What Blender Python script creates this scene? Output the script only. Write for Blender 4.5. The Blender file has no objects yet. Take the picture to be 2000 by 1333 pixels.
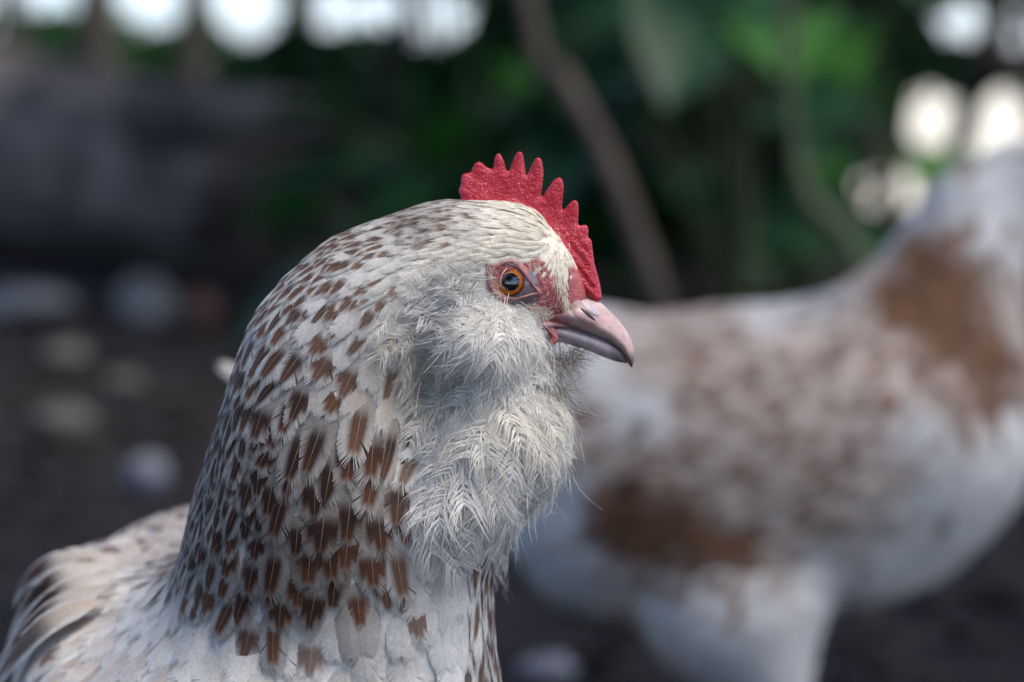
import bpy, math, random
import numpy as np
from mathutils import Vector, Matrix
from mathutils.bvhtree import BVHTree
from mathutils.geometry import delaunay_2d_cdt

random.seed(7)
rng = np.random.default_rng(11)
SC = bpy.context.scene
COL = SC.collection

# ------------------------------------------------------------------ camera
F_PX, CAM_H, PITCH = 5555.0, 0.47, math.radians(5.73)
cam_d = bpy.data.cameras.new('camera')
cam = bpy.data.objects.new('camera', cam_d)
COL.objects.link(cam)
cam.location = (0, 0, CAM_H)
cam.rotation_euler = (math.radians(90) - PITCH, 0, 0)
cam_d.sensor_width = 36.0
cam_d.lens = 100.0
cam_d.clip_start = 0.02
cam_d.clip_end = 2000
cam_d.dof.use_dof = True
cam_d.dof.focus_distance = 0.884
cam_d.dof.aperture_fstop = 6.6
cam_d.dof.aperture_blades = 0
SC.camera = cam

# ------------------------------------------------------------------ sky, sun, exposure
SUN_EL, SUN_AZ = math.radians(62), math.radians(118)      # azimuth measured from +Y towards +X
wd = bpy.data.worlds.new('World'); SC.world = wd; wd.use_nodes = True
wn = wd.node_tree
sky = wn.nodes.new('ShaderNodeTexSky'); sky.sky_type = 'NISHITA'; sky.sun_disc = False
sky.sun_elevation = SUN_EL; sky.sun_rotation = SUN_AZ
sky.air_density = 0.45; sky.dust_density = 1.2; sky.ozone_density = 0.2
wn.links.new(sky.outputs[0], wn.nodes['Background'].inputs[0])
wn.nodes['Background'].inputs[1].default_value = 0.115
sl = bpy.data.lights.new('sun', 'SUN'); sl.energy = 1.2; sl.angle = math.radians(40); sl.color = (1.0, 0.93, 0.83)
so = bpy.data.objects.new('sun', sl); COL.objects.link(so)
sd = Vector((math.sin(SUN_AZ) * math.cos(SUN_EL), math.cos(SUN_AZ) * math.cos(SUN_EL), math.sin(SUN_EL)))
so.rotation_euler = sd.to_track_quat('Z', 'Y').to_euler()
so.location = sd * 20
SC.view_settings.view_transform = 'Standard'
SC.view_settings.look = 'None'
SC.view_settings.gamma = 1.0
SC.view_settings.use_curve_mapping = False
SC.view_settings.exposure = 2.05
SC.cycles.max_bounces = 6
SC.cycles.use_denoising = True

# ------------------------------------------------------------------ helpers
cp, sp = math.cos(PITCH), math.sin(PITCH)

def at(px, py, Y):
    """photo pixel (2000 x 1333) -> world point on the vertical plane y = Y"""
    a, b = (px - 1000.0) / F_PX, (666.5 - py) / F_PX
    dy, dz = cp + b * sp, -sp + b * cp
    t = Y / dy
    return np.array([a * t, Y, CAM_H + dz * t])

def ground_at(px, py, z=0.0):
    a, b = (px - 1000.0) / F_PX, (666.5 - py) / F_PX
    dy, dz = cp + b * sp, -sp + b * cp
    t = (z - CAM_H) / dz
    return np.array([a * t, dy * t, z])

def to_px(P):
    P = np.asarray(P, float)
    q = P - np.array([0, 0, CAM_H])
    dep = q[..., 1] * cp - q[..., 2] * sp
    up = q[..., 1] * sp + q[..., 2] * cp
    return np.stack([1000 + F_PX * q[..., 0] / dep, 666.5 - F_PX * up / dep], -1)

def mesh_np(name, V, Q, cols=None, smooth=True):
    """V (n,3); Q (m,k) faces of one size, or a list of such arrays"""
    if not isinstance(Q, (list, tuple)):
        Q = [Q]
    Q = [np.asarray(q, np.int32) for q in Q if len(q)]
    me = bpy.data.meshes.new(name)
    V = np.ascontiguousarray(V, np.float32)
    me.vertices.add(len(V)); me.vertices.foreach_set('co', V.ravel())
    tot = sum(q.size for q in Q); nf = sum(len(q) for q in Q)
    me.loops.add(tot); me.loops.foreach_set('vertex_index', np.concatenate([q.ravel() for q in Q]))
    me.polygons.add(nf)
    sizes = np.concatenate([np.full(len(q), q.shape[1], np.int32) for q in Q])
    starts = np.concatenate([[0], np.cumsum(sizes)[:-1]]).astype(np.int32)
    me.polygons.foreach_set('loop_start', starts)
    me.polygons.foreach_set('loop_total', sizes)
    if smooth:
        me.polygons.foreach_set('use_smooth', np.ones(nf, bool))
    if cols is not None:
        at_ = me.color_attributes.new('col', 'FLOAT_COLOR', 'POINT')
        c4 = np.ones((len(V), 4), np.float32); c4[:, :3] = np.clip(cols, 0, 1)
        at_.data.foreach_set('color', c4.ravel())
    me.update(calc_edges=True)
    return me

def link(name, me, mat, parent=None, **props):
    o = bpy.data.objects.new(name, me)
    COL.objects.link(o)
    if mat is not None and me is not None and not me.materials:
        me.materials.append(mat)
    if parent is not None:
        o.parent = parent
        o.matrix_parent_inverse = Matrix.Translation(parent.location).inverted()
    for k, v in props.items():
        o[k] = v
    return o

def empty(name, loc, label, cat, group=None):
    o = bpy.data.objects.new(name, None); COL.objects.link(o)
    o.location = Vector(loc); o.empty_display_size = 0.02
    o['label'] = label; o['category'] = cat
    if group: o['group'] = group
    return o

def smooth01(x, a, b):
    t = np.clip((x - a) / (b - a), 0, 1)
    return t * t * (3 - 2 * t)

def norm(v):
    return v / np.maximum(np.linalg.norm(v, axis=-1, keepdims=True), 1e-9)

def vnoise(P, s, seed=0):
    """cheap smooth value noise in 3-D, 0..1"""
    P = np.asarray(P) * s + seed * 17.13
    i = np.floor(P).astype(np.int64); f = P - i; f = f * f * (3 - 2 * f)
    def h(a, b, c):
        n = (a * 374761393 + b * 668265263 + c * 2147483647 + seed * 974711) & 0x7fffffff
        n = ((n ^ (n >> 13)) * 1274126177) & 0x7fffffff
        return ((n ^ (n >> 16)) & 0xffff) / 65535.0
    r = 0
    for dx in (0, 1):
        for dy in (0, 1):
            for dz in (0, 1):
                w = (f[..., 0] if dx else 1 - f[..., 0]) * (f[..., 1] if dy else 1 - f[..., 1]) * (f[..., 2] if dz else 1 - f[..., 2])
                r = r + w * h(i[..., 0] + dx, i[..., 1] + dy, i[..., 2] + dz)
    return r

def catmull(pts, n, closed=False):
    pts = np.asarray(pts, float); m = len(pts); out = []
    segs = m if closed else m - 1
    for i in range(segs):
        if closed:
            p = [pts[(i + k) % m] for k in (-1, 0, 1, 2)]
        else:
            p = [pts[max(i - 1, 0)], pts[i], pts[i + 1], pts[min(i + 2, m - 1)]]
        for t in np.arange(n) / n:
            out.append(0.5 * ((2 * p[1]) + (-p[0] + p[2]) * t + (2 * p[0] - 5 * p[1] + 4 * p[2] - p[3]) * t * t + (-p[0] + 3 * p[1] - 3 * p[2] + p[3]) * t ** 3))
    if not closed:
        out.append(pts[-1])
    return np.array(out)

def in_poly(p, poly):
    x, y = p[..., 0], p[..., 1]; r = np.zeros(x.shape, bool)
    n = len(poly)
    for i in range(n):
        x0, y0 = poly[i]; x1, y1 = poly[(i + 1) % n]
        if y0 == y1: continue
        c = ((y0 > y) != (y1 > y)) & (x < (x1 - x0) * (y - y0) / (y1 - y0) + x0)
        r ^= c
    return r

def tube(path, radii, n=10, cap=True):
    path = np.asarray(path, float); m = len(path)
    tan = norm(np.gradient(path, axis=0))
    ref = np.array([0, 0, 1.0]) if abs(tan[0][2]) < 0.9 else np.array([1.0, 0, 0])
    V = []
    for i in range(m):
        b = norm(np.cross(tan[i], ref)); c = np.cross(b, tan[i]); ref = c
        a = np.arange(n) / n * 2 * math.pi
        V.append(path[i] + radii[i] * (np.cos(a)[:, None] * b + np.sin(a)[:, None] * c))
    V = np.concatenate(V)
    i, j = np.meshgrid(np.arange(m - 1), np.arange(n), indexing='ij')
    Q = np.stack([i * n + j, i * n + (j + 1) % n, (i + 1) * n + (j + 1) % n, (i + 1) * n + j], -1).reshape(-1, 4)
    fs = [Q]
    if cap:
        V = np.vstack([V, path[0], path[-1]])
        k = np.arange(n)
        fs.append(np.stack([(k + 1) % n, k, np.full(n, m * n)], -1))
        fs.append(np.stack([(m - 1) * n + k, (m - 1) * n + (k + 1) % n, np.full(n, m * n + 1)], -1))
    return V, fs

# ------------------------------------------------------------------ materials
def new_mat(name):
    m = bpy.data.materials.new(name); m.use_nodes = True
    nt = m.node_tree
    return m, nt, nt.nodes['Principled BSDF']

def mat_noise(name, c1, c2, scale=20, rough=0.8, bump=0.3, bscale=None, detail=6, spec=0.3, c3=None, attr=False, sss=0, bdist=0.002, ramp=(0.35, 0.65)):
    m, nt, b = new_mat(name)
    tc = nt.nodes.new('ShaderNodeTexCoord')
    n = nt.nodes.new('ShaderNodeTexNoise'); n.inputs['Scale'].default_value = scale; n.inputs['Detail'].default_value = detail
    nt.links.new(tc.outputs['Object'], n.inputs['Vector'])
    r = nt.nodes.new('ShaderNodeValToRGB')
    r.color_ramp.elements[0].position = ramp[0]; r.color_ramp.elements[1].position = ramp[1]
    r.color_ramp.elements[0].color = (*c1, 1); r.color_ramp.elements[1].color = (*c2, 1)
    if c3:
        e = r.color_ramp.elements.new(0.5); e.color = (*c3, 1)
    nt.links.new(n.outputs[0], r.inputs[0])
    nt.links.new(r.outputs[0], b.inputs['Base Color'])
    b.inputs['Roughness'].default_value = rough
    b.inputs['Specular IOR Level'].default_value = spec
    if bump:
        n2 = nt.nodes.new('ShaderNodeTexNoise'); n2.inputs['Scale'].default_value = bscale or scale * 3; n2.inputs['Detail'].default_value = 5
        nt.links.new(tc.outputs['Object'], n2.inputs['Vector'])
        bp = nt.nodes.new('ShaderNodeBump'); bp.inputs['Strength'].default_value = bump; bp.inputs['Distance'].default_value = bdist
        nt.links.new(n2.outputs[0], bp.inputs['Height']); nt.links.new(bp.outputs[0], b.inputs['Normal'])
    if sss:
        b.inputs['Subsurface Weight'].default_value = sss
        b.inputs['Subsurface Radius'].default_value = (1.0, 0.35, 0.25)
        b.inputs['Subsurface Scale'].default_value = 0.002
    return m

def mat_attr(name, rough=0.7, transl=0.2, nscale=900, namt=0.18, spec=0.2, bump=0.0, sheen=0.0):
    """colour comes from the 'col' attribute (pigment), with a little procedural grain"""
    m, nt, b = new_mat(name)
    a = nt.nodes.new('ShaderNodeAttribute'); a.attribute_name = 'col'
    tc = nt.nodes.new('ShaderNodeTexCoord')
    n = nt.nodes.new('ShaderNodeTexNoise'); n.inputs['Scale'].default_value = nscale; n.inputs['Detail'].default_value = 4
    nt.links.new(tc.outputs['Object'], n.inputs['Vector'])
    mr = nt.nodes.new('ShaderNodeMapRange'); mr.inputs[1].default_value = 0.3; mr.inputs[2].default_value = 0.7
    mr.inputs[3].default_value = 1 - namt; mr.inputs[4].default_value = 1 + namt * 0.6
    nt.links.new(n.outputs[0], mr.inputs[0])
    mx = nt.nodes.new('ShaderNodeVectorMath'); mx.operation = 'SCALE'
    nt.links.new(a.outputs['Color'], mx.inputs[0]); nt.links.new(mr.outputs[0], mx.inputs['Scale'])
    nt.links.new(mx.outputs[0], b.inputs['Base Color'])
    b.inputs['Roughness'].default_value = rough
    b.inputs['Specular IOR Level'].default_value = spec
    if sheen: b.inputs['Sheen Weight'].default_value = sheen
    if bump:
        bp = nt.nodes.new('ShaderNodeBump'); bp.inputs['Strength'].default_value = bump; bp.inputs['Distance'].default_value = 0.0006
        nt.links.new(n.outputs[0], bp.inputs['Height']); nt.links.new(bp.outputs[0], b.inputs['Normal'])
    if transl:
        t = nt.nodes.new('ShaderNodeBsdfTranslucent')
        nt.links.new(mx.outputs[0], t.inputs['Color'])
        ms = nt.nodes.new('ShaderNodeMixShader'); ms.inputs[0].default_value = transl
        nt.links.new(b.outputs[0], ms.inputs[1]); nt.links.new(t.outputs[0], ms.inputs[2])
        nt.links.new(ms.outputs[0], nt.nodes['Material Output'].inputs[0])
    return m

M_FEATHER = mat_attr('feather_vane', rough=0.62, transl=0.22, namt=0.14)
M_SKIN = mat_attr('hen_skin', rough=0.6, transl=0.0, nscale=500, namt=0.12, bump=0.3)
M_BEAK = mat_attr('beak_horn', rough=0.38, transl=0.0, nscale=350, namt=0.14, spec=0.45, bump=0.12)
M_HAIR = mat_attr('bristle', rough=0.6, transl=0.1, namt=0.1)

def mat_comb(name, c1, c2, c3, vs, rough=0.45, bstr=0.55):
    m, nt, b = new_mat(name)
    tc = nt.nodes.new('ShaderNodeTexCoord')
    vo = nt.nodes.new('ShaderNodeTexVoronoi'); vo.inputs['Scale'].default_value = vs
    n = nt.nodes.new('ShaderNodeTexNoise'); n.inputs['Scale'].default_value = vs * 0.12; n.inputs['Detail'].default_value = 5
    n3 = nt.nodes.new('ShaderNodeTexNoise'); n3.inputs['Scale'].default_value = vs * 0.8; n3.inputs['Detail'].default_value = 3
    for q in (vo, n, n3): nt.links.new(tc.outputs['Object'], q.inputs['Vector'])
    r = nt.nodes.new('ShaderNodeValToRGB'); r.color_ramp.elements[0].color = (*c1, 1); r.color_ramp.elements[1].color = (*c2, 1)
    r.color_ramp.elements[0].position = 0.35; r.color_ramp.elements[1].position = 0.68
    nt.links.new(n.outputs[0], r.inputs[0])
    # pale tops of the papillae
    s = nt.nodes.new('ShaderNodeMapRange'); s.inputs[1].default_value = 0.36; s.inputs[2].default_value = 0.05
    nt.links.new(vo.outputs['Distance'], s.inputs[0])
    s2 = nt.nodes.new('ShaderNodeMapRange'); s2.inputs[1].default_value = 0.42; s2.inputs[2].default_value = 0.66; s2.inputs[4].default_value = 0.85
    nt.links.new(n3.outputs[0], s2.inputs[0])
    mu = nt.nodes.new('ShaderNodeMath'); mu.operation = 'MULTIPLY'
    nt.links.new(s.outputs[0], mu.inputs[0]); nt.links.new(s2.outputs[0], mu.inputs[1])
    s3 = nt.nodes.new('ShaderNodeMapRange'); s3.inputs[1].default_value = 0.38; s3.inputs[2].default_value = 0.6; s3.inputs[3].default_value = 0.35
    nt.links.new(n.outputs[0], s3.inputs[0])
    mu2 = nt.nodes.new('ShaderNodeMath'); mu2.operation = 'MULTIPLY'
    nt.links.new(mu.outputs[0], mu2.inputs[0]); nt.links.new(s3.outputs[0], mu2.inputs[1])
    mx = nt.nodes.new('ShaderNodeMix'); mx.data_type = 'RGBA'
    nt.links.new(mu2.outputs[0], mx.inputs['Factor']); nt.links.new(r.outputs[0], mx.inputs['A'])
    mx.inputs['B'].default_value = (*c3, 1)
    nt.links.new(mx.outputs['Result'], b.inputs['Base Color'])
    inv = nt.nodes.new('ShaderNodeMath'); inv.operation = 'SUBTRACT'; inv.inputs[0].default_value = 1.0
    nt.links.new(vo.outputs['Distance'], inv.inputs[1])
    bp = nt.nodes.new('ShaderNodeBump'); bp.inputs['Strength'].default_value = bstr; bp.inputs['Distance'].default_value = 0.0005
    nt.links.new(inv.outputs[0], bp.inputs['Height']); nt.links.new(bp.outputs[0], b.inputs['Normal'])
    b.inputs['Roughness'].default_value = rough
    b.inputs['Specular IOR Level'].default_value = 0.4
    b.inputs['Subsurface Weight'].default_value = 0.115
    b.inputs['Subsurface Radius'].default_value = (1.0, 0.25, 0.2)
    b.inputs['Subsurface Scale'].default_value = 0.0015
    return m

M_COMB = mat_comb('comb_flesh', (0.40, 0.012, 0.026), (0.52, 0.035, 0.06), (0.80, 0.42, 0.44), 1250)
M_FACE = mat_comb('face_flesh', (0.36, 0.075, 0.075), (0.46, 0.13, 0.13), (0.74, 0.46, 0.43), 1500, rough=0.55, bstr=0.6)
M_LID = mat_noise('eyelid_flesh', (0.33, 0.12, 0.12), (0.45, 0.21, 0.20), scale=700, rough=0.5, bump=0.25, bscale=1500, bdist=0.0004)

def mat_plain(name, c, rough=0.5, coat=0.0, spec=0.5):
    m, nt, b = new_mat(name)
    b.inputs['Base Color'].default_value = (*c, 1); b.inputs['Roughness'].default_value = rough
    b.inputs['Coat Weight'].default_value = coat; b.inputs['Coat Roughness'].default_value = 0.03
    b.inputs['Specular IOR Level'].default_value = spec
    return m
M_EYE = mat_attr('eye_wet', rough=0.16, transl=0, nscale=2500, namt=0.25, spec=0.6)
M_PUPIL = mat_plain('pupil', (0.004, 0.004, 0.005), 0.06, 1.0, 0.6)
M_BLACK = mat_plain('nostril_dark', (0.03, 0.012, 0.01), 0.6)

# ------------------------------------------------------------------ signed-distance modelling
def sd_cone(P, a, b, ra, rb, sy=1.0, y0=0.0):
    if sy != 1.0:
        P = P.copy(); P[..., 1] = (P[..., 1] - y0) / sy + y0
    ba = b - a
    t = np.clip(((P - a) @ ba) / max(ba @ ba, 1e-9), 0, 1)
    return (np.linalg.norm(P - a - t[..., None] * ba, axis=-1) - (ra + (rb - ra) * t)) * min(sy, 1.0)

def sd_ell(P, c, r, yaw=0.0, pitch=0.0):
    q = P - np.asarray(c)
    if yaw or pitch:
        R = (Matrix.Rotation(yaw, 3, 'Z') @ Matrix.Rotation(pitch, 3, 'X'))
        q = q @ np.array(R)          # rotate into local axes
    r = np.asarray(r)
    k0 = np.linalg.norm(q / r, axis=-1); k1 = np.linalg.norm(q / (r * r), axis=-1)
    return k0 * (k0 - 1) / np.maximum(k1, 1e-6)

def smin(a, b, k):
    h = np.clip(0.5 + 0.5 * (b - a) / k, 0, 1)
    return b + (a - b) * h - k * h * (1 - h)

def surface_nets(fn, lo, hi, h):
    lo = np.asarray(lo, float); n = np.ceil((np.asarray(hi) - lo) / h).astype(int) + 1
    g = np.stack(np.meshgrid(*[lo[i] + h * np.arange(n[i]) for i in range(3)], indexing='ij'), -1).astype(np.float32)
    D = np.empty(n, np.float32)
    for i in range(0, n[0], 16):
        D[i:i + 16] = fn(g[i:i + 16].astype(np.float64))
    S = D < 0
    c = np.zeros(np.array(n) - 1, np.int8)
    for dx in (0, 1):
        for dy in (0, 1):
            for dz in (0, 1):
                c += S[dx:n[0] - 1 + dx, dy:n[1] - 1 + dy, dz:n[2] - 1 + dz]
    act = (c > 0) & (c < 8)
    idx = -np.ones(act.shape, np.int64); cells = np.argwhere(act); idx[act] = np.arange(len(cells))
    acc = np.zeros((len(cells), 3)); cnt = np.zeros(len(cells))
    cor = [(dx, dy, dz) for dx in (0, 1) for dy in (0, 1) for dz in (0, 1)]
    for p in cor:
        for ax in range(3):
            if p[ax]: continue
            q = list(p); q[ax] = 1
            a = D[tuple((cells + p).T)]; b = D[tuple((cells + q).T)]
            m = (a < 0) != (b < 0)
            t = np.where(m, a / np.where(m, a - b, 1), 0)
            pt = cells + np.array(p) + t[:, None] * np.eye(3)[ax]
            acc[m] += pt[m]; cnt[m] += 1
    V = lo + h * acc / cnt[:, None]
    Q = []
    for ax in range(3):
        u, w = (ax + 1) % 3, (ax + 2) % 3
        sl0 = [slice(None)] * 3; sl1 = [slice(None)] * 3
        sl0[ax] = slice(0, n[ax] - 1); sl1[ax] = slice(1, n[ax])
        ch = S[tuple(sl0)] != S[tuple(sl1)]
        e = np.argwhere(ch)
        ok = (e[:, u] > 0) & (e[:, w] > 0) & (e[:, u] < n[u] - 1) & (e[:, w] < n[w] - 1)
        e = e[ok]
        def cell(du, dw):
            k = e.copy(); k[:, u] -= du; k[:, w] -= dw
            return idx[tuple(k.T)]
        q = np.stack([cell(1, 1), cell(0, 1), cell(0, 0), cell(1, 0)], -1)
        flip = ~S[tuple(e.T)]
        q[flip] = q[flip][:, ::-1]
        Q.append(q)
    return V, np.concatenate(Q)

# ------------------------------------------------------------------ feathers
def template(nb, pts, delta, taper, loose=0.0):
    """barbs of one feather: rows are (side, root v, tau, edge sign, barb id); also the quads"""
    vk = np.linspace(0.04, 0.86 if loose < .5 else 0.72, nb)
    tau = np.linspace(0, 1, pts)
    R = np.array([(s, vk[k], t, e, k + (0 if s < 0 else nb)) for s in (-1, 1) for k in range(nb) for t in tau for e in (-1, 1)])
    Q = []
    for b in range(2 * nb):
        o = b * pts * 2
        for i in range(pts - 1):
            Q.append((o + 2 * i, o + 2 * i + 1, o + 2 * i + 3, o + 2 * i + 2))
    # the shaft: a narrow strip of its own
    n0 = len(R); m = 6
    sh = np.array([(0, v, 0, e, 2 * nb) for v in np.linspace(0, 0.92, m) for e in (-1, 1)])
    for i in range(m - 1):
        Q.append((n0 + 2 * i, n0 + 2 * i + 1, n0 + 2 * i + 3, n0 + 2 * i + 2))
    return dict(R=np.vstack([R, sh]), Q=np.array(Q), nb=nb, n0=n0, delta=delta, taper=taper, loose=loose, sp=(vk[-1] - vk[0]) / (nb - 1))

TPL_BIG = template(46, 4, 0.20, 0.55)
TPL_MED = template(26, 4, 0.22, 0.6)
TPL_SMALL = template(9, 3, 0.30, 0.85)
TPL_LOOSE = template(24, 5, 0.44, 0.85, 1.0)
TPL_CARD = template(5, 3, 0.25, 0.4)

def outline(v, loose):
    """half-width along the shaft: quick rise, rounded end just past v = 1"""
    if loose > .5:
        return np.clip(v / .5, 0, 1) ** .8 * np.clip(1.0 - .35 * np.clip(v - .8, 0, 1), 0.3, 1)
    return np.clip(v / 0.25, 0, 1) ** 0.6 * np.sqrt(np.clip(1 - np.clip((v - .45) / .61, 0, 1) ** 2.6, 0, 1))

def build_feathers(tpl, P, N, L, W, params, colour_fn):
    """P, N: (F,3,3) root / middle / tip points and normals.  returns V (F,M,3), C (F,M,3), Q"""
    R = tpl['R']; F = len(P); Mv = len(R); nb = tpl['nb']
    s, vk, tau, e, bid = R.T
    bid = bid.astype(int)
    isb = np.arange(Mv) < tpl['n0']
    lo = tpl['loose']
    def jit(a, b): return rng.normal(0, a if lo < .5 else b, (F, 2 * nb + 1))[:, bid]
    jl, jn, js, jv, jb = 1 + jit(.025, .22), jit(.004, .09), 1 + jit(.018, .22), jit(.002, .04), jit(.012, .15)
    # a few splits where neighbouring barbs part
    ks = rng.integers(1, nb - 1, (F, 2)); gap = np.zeros((F, 2 * nb + 1))
    for side in (0, 1):
        kk = np.arange(nb)[None] - ks[:, side:side + 1]
        gap[:, side * nb:(side + 1) * nb] = np.where(rng.random((F, 1)) < .6, np.sign(kk + .5) * np.exp(-np.abs(kk) / 2.0) * .035, 0)
    gap = gap[:, bid] * (lo < .5)
    ve = vk + tpl['delta'] * js
    uu = np.where(isb, s * outline(ve, lo) * jl * (tau ** (1.0 if lo < .5 else .8)) + jb * .5 * tau ** 2 * np.sign(s), 0)
    v = vk + jv + np.where(isb, (ve - vk) * tau ** 1.25, 0) + gap * tau
    th = np.where(isb, tpl['sp'] * (0.95 if lo < .5 else 0.50) * (1 - tpl['taper'] * tau ** (4.0 if lo < .5 else 1.2)), 0)
    v = v + e * th
    uu = uu + np.where(isb, (e * th * .35 * np.sign(s) * (-1) if lo > .5 else 0), e * 0.020 * (1.2 - vk))
    # curve through the three points
    a0 = (1 - v) * (1 - 2 * v); a1 = 4 * v * (1 - v); a2 = v * (2 * v - 1)
    C = a0[..., None] * P[:, None, 0] + a1[..., None] * P[:, None, 1] + a2[..., None] * P[:, None, 2]
    t0 = (-3 + 4 * v)[..., None] * P[:, None, 0] + (4 - 8 * v)[..., None] * P[:, None, 1] + (4 * v - 1)[..., None] * P[:, None, 2]
    vc = np.clip(v, 0, 1)
    Nn = norm((1 - vc)[..., None] * N[:, None, 0] + vc[..., None] * N[:, None, 2] + 0.6 * N[:, None, 1])
    T = norm(t0); B = norm(np.cross(T, Nn)); Nn = np.cross(B, T)
    hwm = (W * 0.5)[:, None]
    off = -0.20 * uu ** 2 * hwm + jn * tau * hwm + np.where(isb, 0, 0.014) * hwm + lo * 0.35 * np.sin(tau * 2.6) * np.abs(uu) * hwm
    V = C + B * (uu * hwm)[..., None] + Nn * off[..., None]
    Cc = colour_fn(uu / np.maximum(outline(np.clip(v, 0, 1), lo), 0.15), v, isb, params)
    Q = (tpl['Q'][None] + (np.arange(F) * Mv)[:, None, None])
    return V, Cc, Q

def lay_on(bvh, P0, N0, T0, L, lift, curl):
    """march each feather over the surface: three points and three normals"""
    F = len(P0); P = np.zeros((F, 3, 3)); N = np.zeros((F, 3, 3))
    for i in range(F):
        p, n, t, l = P0[i], N0[i], T0[i], L[i]
        P[i, 0] = p - n * 0.0006; N[i, 0] = n
        q, qn, _, _ = bvh.find_nearest(Vector(p + t * l * 0.5))
        qn = np.array(qn); q = np.array(q)
        if qn @ n < 0: qn = n
        P[i, 1] = q + qn * (lift[i] * l * 0.75); N[i, 1] = qn
        t2 = norm(q - p + 1e-9)
        t2 = norm(t2 - qn * (t2 @ qn))
        q2, qn2, _, _ = bvh.find_nearest(Vector(q + t2 * l * 0.5))
        q2 = np.array(q2); qn2 = np.array(qn2)
        if qn2 @ qn < 0: qn2 = qn
        P[i, 2] = q2 + qn2 * ((lift[i] + curl[i]) * l); N[i, 2] = qn2
    return P, N

def sample_surface(V, Q, n):
    tri = np.concatenate([Q[:, [0, 1, 2]], Q[:, [0, 2, 3]]])
    a, b, c = V[tri[:, 0]], V[tri[:, 1]], V[tri[:, 2]]
    cr = np.cross(b - a, c - a); ar = np.linalg.norm(cr, axis=1)
    k = rng.choice(len(tri), n, p=ar / ar.sum())
    r1, r2 = np.sqrt(rng.random(n)), rng.random(n)
    P = (1 - r1)[:, None] * a[k] + (r1 * (1 - r2))[:, None] * b[k] + (r1 * r2)[:, None] * c[k]
    return P, ar.sum() / 2

def dart(P, rad):
    """greedy variable-radius Poisson thinning with a hash grid"""
    cell = 0.004; grid = {}; keep = []
    reach = {}
    for i in range(len(P)):
        p = P[i]; r = rad[i]; k = tuple((p / cell).astype(int)); m = int(r / cell) + 1; ok = True
        for dx in range(-m, m + 1):
            for dy in range(-m, m + 1):
                for dz in range(-m, m + 1):
                    for j in grid.get((k[0] + dx, k[1] + dy, k[2] + dz), ()):
                        d = P[j] - p
                        if d[0] * d[0] + d[1] * d[1] + d[2] * d[2] < r * r:
                            ok = False; break
                    if not ok: break
                if not ok: break
            if not ok: break
        if ok:
            grid.setdefault(k, []).append(i); keep.append(i)
    return np.array(keep)

def idw(px, G, cols, power=3.5, k=5):
    d = np.linalg.norm(px[:, None, :] - G[None, :, :2], axis=2) + 4
    o = np.argpartition(d, k, axis=1)[:, :k]
    dd = np.take_along_axis(d, o, 1); w = 1 / dd ** power; w /= w.sum(1, keepdims=True)
    return (w[..., None] * G[o][:, :, cols]).sum(1)

def lerp(a, b, t):
    return a + (b - a) * t

def v3(*c):
    return np.array(c)

CREAM, WHITE, GREY = v3(.84, .78, .64), v3(.84, .825, .79), v3(.215, .195, .175)
RUST, DARKB, TAN = v3(.175, .062, .022), v3(.034, .014, .009), v3(.50, .33, .22)

def hen_colour(u, v, isb, pr):
    """colour of a feather: pale lacing round a brown centre, grey that also holds painted shade; pr rows per feather:
       spot, dark, grey, cream, tan, rnd1, rnd2, rnd3"""
    spot, dark, grey, cream, tan, r1, r2, r3 = [q[:, None] for q in pr.T]
    au = np.abs(u)
    base = lerp(WHITE, CREAM, cream[..., None]); base = lerp(base, GREY, grey[..., None])
    base = base * (0.92 + 0.16 * r1)[..., None] * np.ones_like(u)[..., None]
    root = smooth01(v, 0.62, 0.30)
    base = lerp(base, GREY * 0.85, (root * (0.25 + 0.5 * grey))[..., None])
    # tan blush towards the middle
    base = lerp(base, TAN, (tan * smooth01(au, 0.95, 0.3) * smooth01(v, 1.0, 0.7))[..., None])
    # the brown shield
    on = (r2 < spot * (.75 + .5 * spot))
    hw = 0.56 + 0.28 * r3; top = 0.86 + 0.10 * r1
    s = 1 - (au / hw) ** 2 - (np.clip(v - 0.58, 0, 1) / (top - 0.58)) ** 2
    m = smooth01(s, -0.10, 0.22) * smooth01(v, 0.22 + 0.14 * r3, 0.42 + 0.14 * r3) * on * (0.78 + 0.22 * spot)
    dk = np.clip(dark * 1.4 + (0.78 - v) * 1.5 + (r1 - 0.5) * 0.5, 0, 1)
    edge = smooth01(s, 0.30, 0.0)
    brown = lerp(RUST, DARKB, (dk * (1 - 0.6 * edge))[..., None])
    col = lerp(base, brown, m[..., None])
    rach = lerp(base * 0.9, v3(.42, .27, .16), (m * 0.75)[..., None])
    col = np.where(isb[None, :, None], col, rach)
    # individual barbs differ a little
    return col * (1 + rng.normal(0, 0.03, u.shape))[..., None]

# ================================================================== HEN IN FRONT
HY = 0.90                                    # midplane of the profile head
PXM = 0.903 / F_PX                           # metres per photo pixel at that plane
chain = [(1092, 590, 40, HY), (1060, 560, 60, HY), (985, 512, 98, HY), (862, 528, 108, HY), (728, 603, 136, HY + .002), (648, 700, 146, HY + .004),
         (632, 830, 172, HY + .006), (628, 950, 203, HY + .010), (632, 1080, 262, HY + .020), (640, 1240, 318, HY + .035)]
ch_p = [at(c[0], c[1], c[3]) for c in chain]
ch_r = [c[2] * PXM for c in chain]
muff_c, beard_c, bib_c = at(950, 668, HY), at(968, 850, HY), at(900, 960, HY)
YAW = math.radians(7)

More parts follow.
